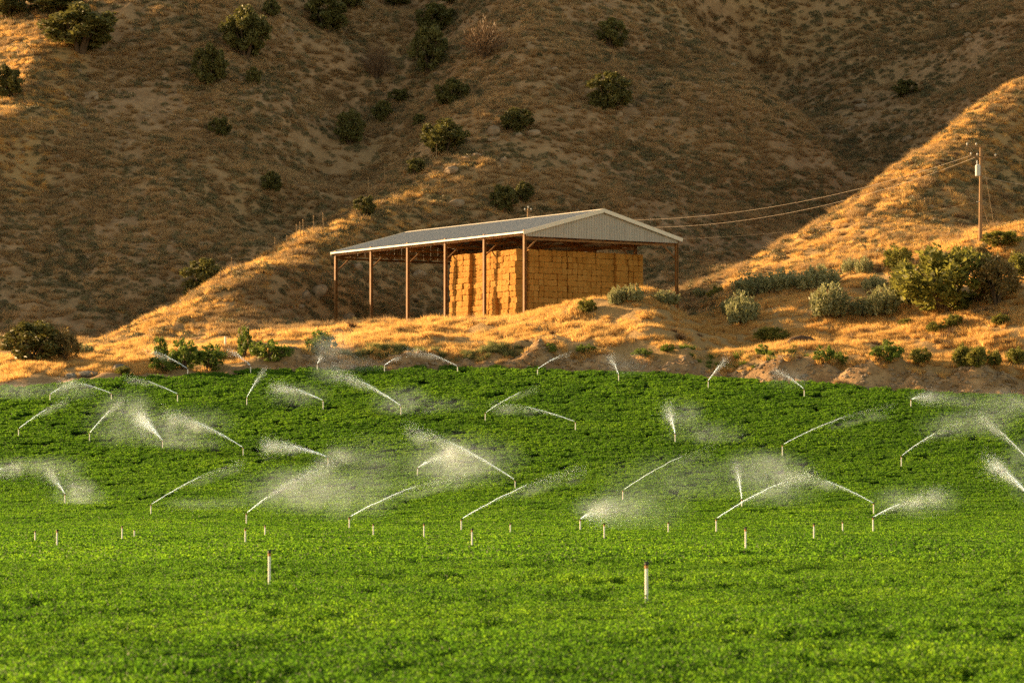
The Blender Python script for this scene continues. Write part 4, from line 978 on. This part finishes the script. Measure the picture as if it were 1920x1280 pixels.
def sprinkler(px, py, base, label, tip=None, spray=None, mist=(), r=0.037, dd=0.0):
    """tip: spot of the photograph the jet reaches; spray: (drops, spread, core, droplet size); mist: puffs (dx, dy, rx, ry, n)"""
    g = Vector(hit_field(px, py + 0.84 * (base - py))); s = g.y / F_PX
    top = Vector(ray(px, py, g.y)); h = max(0.3, top.z - float(field_top(np.array([g.x]), np.array([g.y]))[0]) + 0.0)
    zf = float(field_top(np.array([g.x]), np.array([g.y]))[0]); h = top.z - zf if top.z - zf > 0.25 else 0.25
    tx = ray(tip[0], tip[1], g.y + dd) - np.array(top) if tip else np.array([1.0, 0.0, 0.3])
    rz = math.atan2(tx[1], tx[0])
    t = empty('sprinkler', (top.x, g.y, zf), rz); tag(t, label, 'sprinkler', SPR)
    for nm, me in zip(('riser_pipe', 'coupling', 'sprinkler_head'), riser_parts(h, r)): put(nm, me, None, t)
    hd = np.array([0, 0, h * 0.98])
    if tip:
        ln = math.hypot(tx[0], tx[1]); n, spread, core, ds = spray; n = int(n * 1.7); ds = ds * 0.44
        end = np.array([ln, 0, tx[2]]); mid = end * 0.5 + np.array([0, 0, 0.075 * ln + 0.02 * tx[2]])
        def arc(u):
            u = np.asarray(u)[:, None]; return hd + 2 * u * (1 - u) * mid + u * u * end
        us = np.linspace(0.015, core * 0.85, 14); pts = arc(us) + rw.randn(14, 3) * (0.006 + 0.014 * us[:, None]) * (us[:, None] > 0.05); rad = np.linspace(0.012, 0.007 + 0.002 * spread, 14); rad[-1] *= 0.5
        mb = MB(); mb.tube([tuple(q) for q in pts], list(rad), 6); mb.put('water_jet', 'water', t)
        u = np.abs(rw.beta(1.3, 1.0, n)) * 1.14; p = arc(u); w = (0.015 + 0.15 * spread * u ** 1.6)
        off = rw.randn(n, 3) * w[:, None]; off[:, 2] -= np.abs(rw.randn(n)) * w * 1.4
        V, F = droplets(p + off, ds * rw.uniform(0.5, 1.3, n))
        vs, fs = [V], [F]; nb = len(V)
        # the jet breaks up into fine drifting mist
        for u0, u1, k in ((0.42, 0.95, 1.0), (0.75, 1.15, 1.25)):
            a_, b_ = arc([u0])[0], arc([u1])[0]; a_[2] -= 0.04 * ln; b_[2] -= 0.10 * ln * k
            dv = Vector(b_ - a_); mo = bpy.data.objects.new('mist', PUFF); COL.objects.link(mo); mo.parent = t; mo['kind'] = 'stuff'
            w_ = (0.16 + 0.30 * spread) * k * (0.6 + 0.06 * ln)
            mo.matrix_local = Matrix.Translation(Vector((a_ + b_) * 0.5)) @ dv.to_track_quat('X', 'Z').to_matrix().to_4x4() @ Matrix.Diagonal((dv.length * 0.62, w_, w_, 1))
            mo.color = (1, 1, 1, min(1.2, (0.075 + 0.045 * n / 1000.0) / max(0.3, w_)) * (0.8 if k > 1 else 1.0))
        R = Matrix.Rotation(-rz, 3, 'Z')
        for (dx, dy, rx, ry, m) in mist:
            c = Vector(ray(px + dx, py + dy, g.y + dd * 0.5)) - Vector((top.x, g.y, zf)); c = np.array(R @ c)
            mo = bpy.data.objects.new('mist', PUFF); COL.objects.link(mo); mo.parent = t; mo['kind'] = 'stuff'
            mo.matrix_local = Matrix.Translation(Vector(c) + Vector((0, 0, 0.25))) @ Matrix.Rotation(-rz, 4, 'Z') @ Matrix.Diagonal((rx * s * 1.7, rx * s * 1.2, ry * s * 1.7, 1))
            mo.color = (1, 1, 1, min(0.9, 0.000125 * m / max(0.5, rx * s * 1.1)))
            m = int(m * 0.22); q = rw.randn(m, 3) * np.array([rx * s * 0.55, rx * s * 0.45, ry * s * 0.55])
            q[:, 2] *= 1.0; q = q @ np.array(R).T + c; q[:, 2] = np.where(q[:, 2] < -CROP_H * 0.2, np.abs(q[:, 2]) * 0.8, q[:, 2])
            V, F = droplets(q, 0.0078 * rw.uniform(0.6, 1.5, m)); vs.append(V); fs.append(F + nb); nb += len(V)
        V = np.concatenate(vs); F = np.concatenate(fs); DROPS[0] += len(F)
        o = put('spray', mesh_np('spray', V, F), 'water', t); o['kind'] = 'stuff'
    return t
JET = (1400, 1.0, 0.75, 0.016); FAINT = (900, 0.7, 0.85, 0.013); STRONG = (4200, 1.5, 0.8, 0.020); FAN = (5200, 3.2, 0.35, 0.018); SHORT = (900, 1.2, 0.6, 0.014)
FARROW = ' in the row along the far edge'
sprinkler(352, 691, 698, 'sprinkler jetting up left in front of the field edge thicket', (283, 655), JET)
sprinkler(470, 685, 696, 'sprinkler jetting up left below the bright green bush', (432, 655), JET)
sprinkler(595, 682, 692, 'sprinkler puffing mist against the dug bank left of the barn', (603, 664), SHORT, [(30, -25, 36, 26, 2600), (60, 10, 60, 16, 1800)])
sprinkler(721, 684, 695, 'sprinkler with a short faint jet at the bank below the second barn post', (748, 668), FAINT)
sprinkler(858, 686, 696, 'sprinkler jetting up left over the bank below the sunlit hay', (772, 654), JET)
sprinkler(1008, 691, 702, 'sprinkler with a faint jet to the right below the hay corner', (1065, 660), FAINT)
sprinkler(1160, 701, 712, 'sprinkler spraying steeply up left below the grassy mound', (1144, 664), (1500, 1.6, 0.6, 0.015), [(15, -15, 40, 18, 1200)])
sprinkler(1328, 713, 726, 'sprinkler with a curved jet to the upper right below the draw', (1360, 672), JET)
sprinkler(1508, 729, 743, 'sprinkler jetting up left by the bank below the dark log', (1456, 692), JET, [(-30, -15, 36, 16, 1200)])
sprinkler(1708, 748, 763, 'sprinkler with a small white fan below the right end of the bank', (1745, 738), (2600, 2.4, 0.3, 0.016), [(40, 0, 40, 10, 2400), (90, 14, 60, 14, 1500)])
sprinkler(1960, 775, 795, 'sprinkler beyond the right edge drifting mist over the field', (1900, 750), (1500, 2.5, 0.4, 0.014), [(-60, -12, 50, 22, 2400), (-110, -25, 60, 16, 800)])
sprinkler(94, 738, 751, 'sprinkler with a faint fan to the right near the left field edge', (140, 714), (1500, 1.8, 0.5, 0.014), [(-60, 0, 70, 14, 2400), (45, 5, 40, 14, 800)])
sprinkler(209, 737, 750, 'sprinkler jetting left below the three dark rocks', (120, 713), JET, [(-70, -6, 40, 16, 900)])
sprinkler(333, 738, 752, 'sprinkler jetting up left, next right of the one under the dark rocks', (246, 706), JET)
sprinkler(463, 744, 758, 'sprinkler with a jet curving up to the right below the bright green bush', (494, 692), JET)
sprinkler(606, 750, 765, 'sprinkler with a glowing jet to the left, right of the curved one', (520, 720), (3400, 1.5, 0.7, 0.019), [(-50, -5, 50, 20, 1500)])
sprinkler(752, 760, 778, 'sprinkler with the long strong jet up left below the barn', (640, 698), STRONG, [(0, 0, 45, 24, 2600), (60, 5, 60, 14, 1200), (-135, -55, 36, 18, 1000)])
sprinkler(910, 773, 788, 'sprinkler with a faint jet to the upper right below the hay stack', (1000, 725), FAINT)
sprinkler(1079, 790, 806, 'sprinkler with a flat jet to the left in mid field', (940, 756), (2200, 1.0, 0.8, 0.017))
sprinkler(1266, 812, 828, 'sprinkler throwing a glowing upright plume in the right mid field', (1253, 760), (3400, 2.0, 0.6, 0.018), [(15, -30, 34, 24, 2000), (60, 15, 60, 26, 2200)])
sprinkler(1467, 833, 853, 'sprinkler with a long thin jet to the right in the right mid field', (1650, 762), (1500, 0.7, 0.75, 0.014))
sprinkler(1690, 854, 873, 'sprinkler jetting up right with mist in the right part of the field', (1790, 792), JET, [(90, -50, 50, 22, 1500), (140, -60, 50, 22, 1400)])
sprinkler(35, 803, 816, 'sprinkler jetting up right nearest to the left edge', (118, 750), JET)
sprinkler(168, 811, 826, 'sprinkler jetting steeply up right, left of the bright fan', (228, 748), JET, [(70, -40, 40, 30, 1500)])
sprinkler(305, 825, 841, 'sprinkler with the brightest short fan in the left mid field', (262, 776), (7000, 1.9, 0.75, 0.021), [(5, -12, 46, 30, 3000), (50, 16, 50, 20, 2200), (-70, -30, 60, 40, 2200)])
sprinkler(456, 838, 853, 'sprinkler with a strong jet to the upper left, right of the bright fan', (325, 774), STRONG, [(-90, -40, 60, 24, 1600)])
sprinkler(615, 856, 871, 'sprinkler with a flat bright fan to the left in mid field', (505, 828), (5600, 1.8, 0.7, 0.021), [(20, 4, 34, 14, 2400), (40, 40, 60, 40, 2400)])
sprinkler(783, 876, 890, 'sprinkler with a short wide fan to the right in mid field', (850, 842), (4200, 2.6, 0.3, 0.017), [(60, -20, 40, 22, 3600), (80, 5, 70, 24, 3400)])
sprinkler(966, 899, 916, 'sprinkler with the longest jet, reaching far up left in mid field', (785, 804), STRONG, [(-100, -30, 90, 40, 2600), (-260, 0, 90, 60, 1500)])
sprinkler(1168, 918, 937, 'sprinkler with a long faint jet to the upper right in mid field', (1320, 838), FAINT, [(100, -10, 110, 40, 1500)])
sprinkler(1391, 935, 951, 'sprinkler with a jet bending upright to the left among mist', (1382, 870), (2200, 1.3, 0.8, 0.016), [(40, -55, 60, 26, 2800), (60, -20, 70, 40, 2200)])
sprinkler(1638, 942, 961, 'sprinkler with a long jet to the left crossing another in the right field', (1495, 884), (2600, 1.1, 0.75, 0.017), [(-200, -50, 80, 26, 1800)])
sprinkler(1938, 872, 892, 'sprinkler beyond the right edge, upper one, jetting up left', (1842, 780), (2400, 1.3, 0.8, 0.018), [(-80, -80, 50, 30, 1500)])
sprinkler(1936, 934, 955, 'sprinkler beyond the right edge, lower one, with a bright broad jet', (1862, 862), (6000, 1.9, 0.8, 0.020), [(-10, -50, 40, 50, 2200)])
sprinkler(122, 925, 945, 'sprinkler bursting into a white cloud at lower left', (92, 882), (2200, 1.6, 0.5, 0.016), [(18, -8, 30, 16, 3000), (24, 12, 40, 22, 3200), (-20, -40, 50, 20, 1600), (12, -30, 12, 22, 900)])
sprinkler(283, 945, 962, 'sprinkler with a long thin jet right, right of the white cloud', (438, 868), (1600, 0.8, 0.7, 0.015))
sprinkler(462, 961, 981, 'sprinkler with a wide misty fan to the right at lower left', (615, 862), (4200, 1.8, 0.3, 0.015), [(100, -35, 90, 34, 4200), (190, -20, 80, 34, 2600), (-70, -10, 80, 10, 1200)])
sprinkler(655, 968, 993, 'sprinkler with a long thin jet to the right at lower centre', (850, 890), (1800, 0.8, 0.75, 0.015), [(190, -70, 60, 20, 1200)])
sprinkler(865, 972, 994, 'sprinkler with a thin jet right, directly above a thick white riser', (1070, 880), (1800, 0.8, 0.7, 0.015))
sprinkler(1088, 972, 994, 'sprinkler with a short fan of mist right at lower centre', (1135, 945), (2600, 2.6, 0.3, 0.015), [(50, -10, 50, 20, 3200), (100, -10, 80, 34, 2600)])
sprinkler(1343, 971, 998, 'sprinkler with a long thin jet right, crossing another, left of a white riser', (1505, 888), (1800, 0.8, 0.9, 0.016))
sprinkler(1637, 968, 996, 'sprinkler with a jet of mist right at lower right', (1755, 922), (2600, 1.6, 0.5, 0.015), [(80, -20, 70, 24, 2600)])
sprinkler(-14, 885, 905, 'sprinkler beyond the left edge drifting white mist', (40, 868), (1500, 2.2, 0.4, 0.015), [(24, 5, 30, 10, 2600), (60, -6, 60, 14, 1500)])
# idle risers in the near flat part
for px, py, b, lab, r in [
    (505, 1030, 1092, 'large idle white riser with black head, left one of the nearest two', 0.032), (1212, 1052, 1120, 'large idle white riser with black head, right one of the nearest two', 0.033),
    (107, 992, 1023, 'idle white riser at lower left, second nearest row, leftmost', 0.031), (460, 989, 1020, 'idle white riser directly under the misty fan sprinkler', 0.032), (885, 990, 1024, 'thick idle white riser near bottom centre', 0.032), (1398, 987, 1031, 'idle white riser with orange collar at lower right', 0.032),
    (229, 985, 1010, 'idle white riser left of a tiny one at lower left', 0.031), (497, 983, 1007, 'idle white riser just right of the one under the fan sprinkler', 0.031), (795, 980, 1008, 'idle white riser at lower centre left of the thick one', 0.031), (1133, 980, 1011, 'idle white riser beside the short mist fan', 0.031), (1526, 980, 1011, 'idle white riser between the orange collared one and a smaller one', 0.031),
    (252, 993, 1005, 'tiny idle riser at lower left, right of a larger one', 0.03), (66, 995, 1010, 'tiny idle riser nearest the lower left edge', 0.03), (700, 981, 1001, 'tiny idle riser right of a long thin jet at lower centre', 0.032), (957, 980, 998, 'tiny idle riser right of the thick white one', 0.03), (1253, 978, 996, 'tiny idle riser between two working sprinklers at lower right', 0.03), (1580, 977, 996, 'small idle riser just left of the misty lower right sprinkler', 0.032),
]: sprinkler(px, py, b, lab, r=r)
print('droplet triangles', DROPS[0])
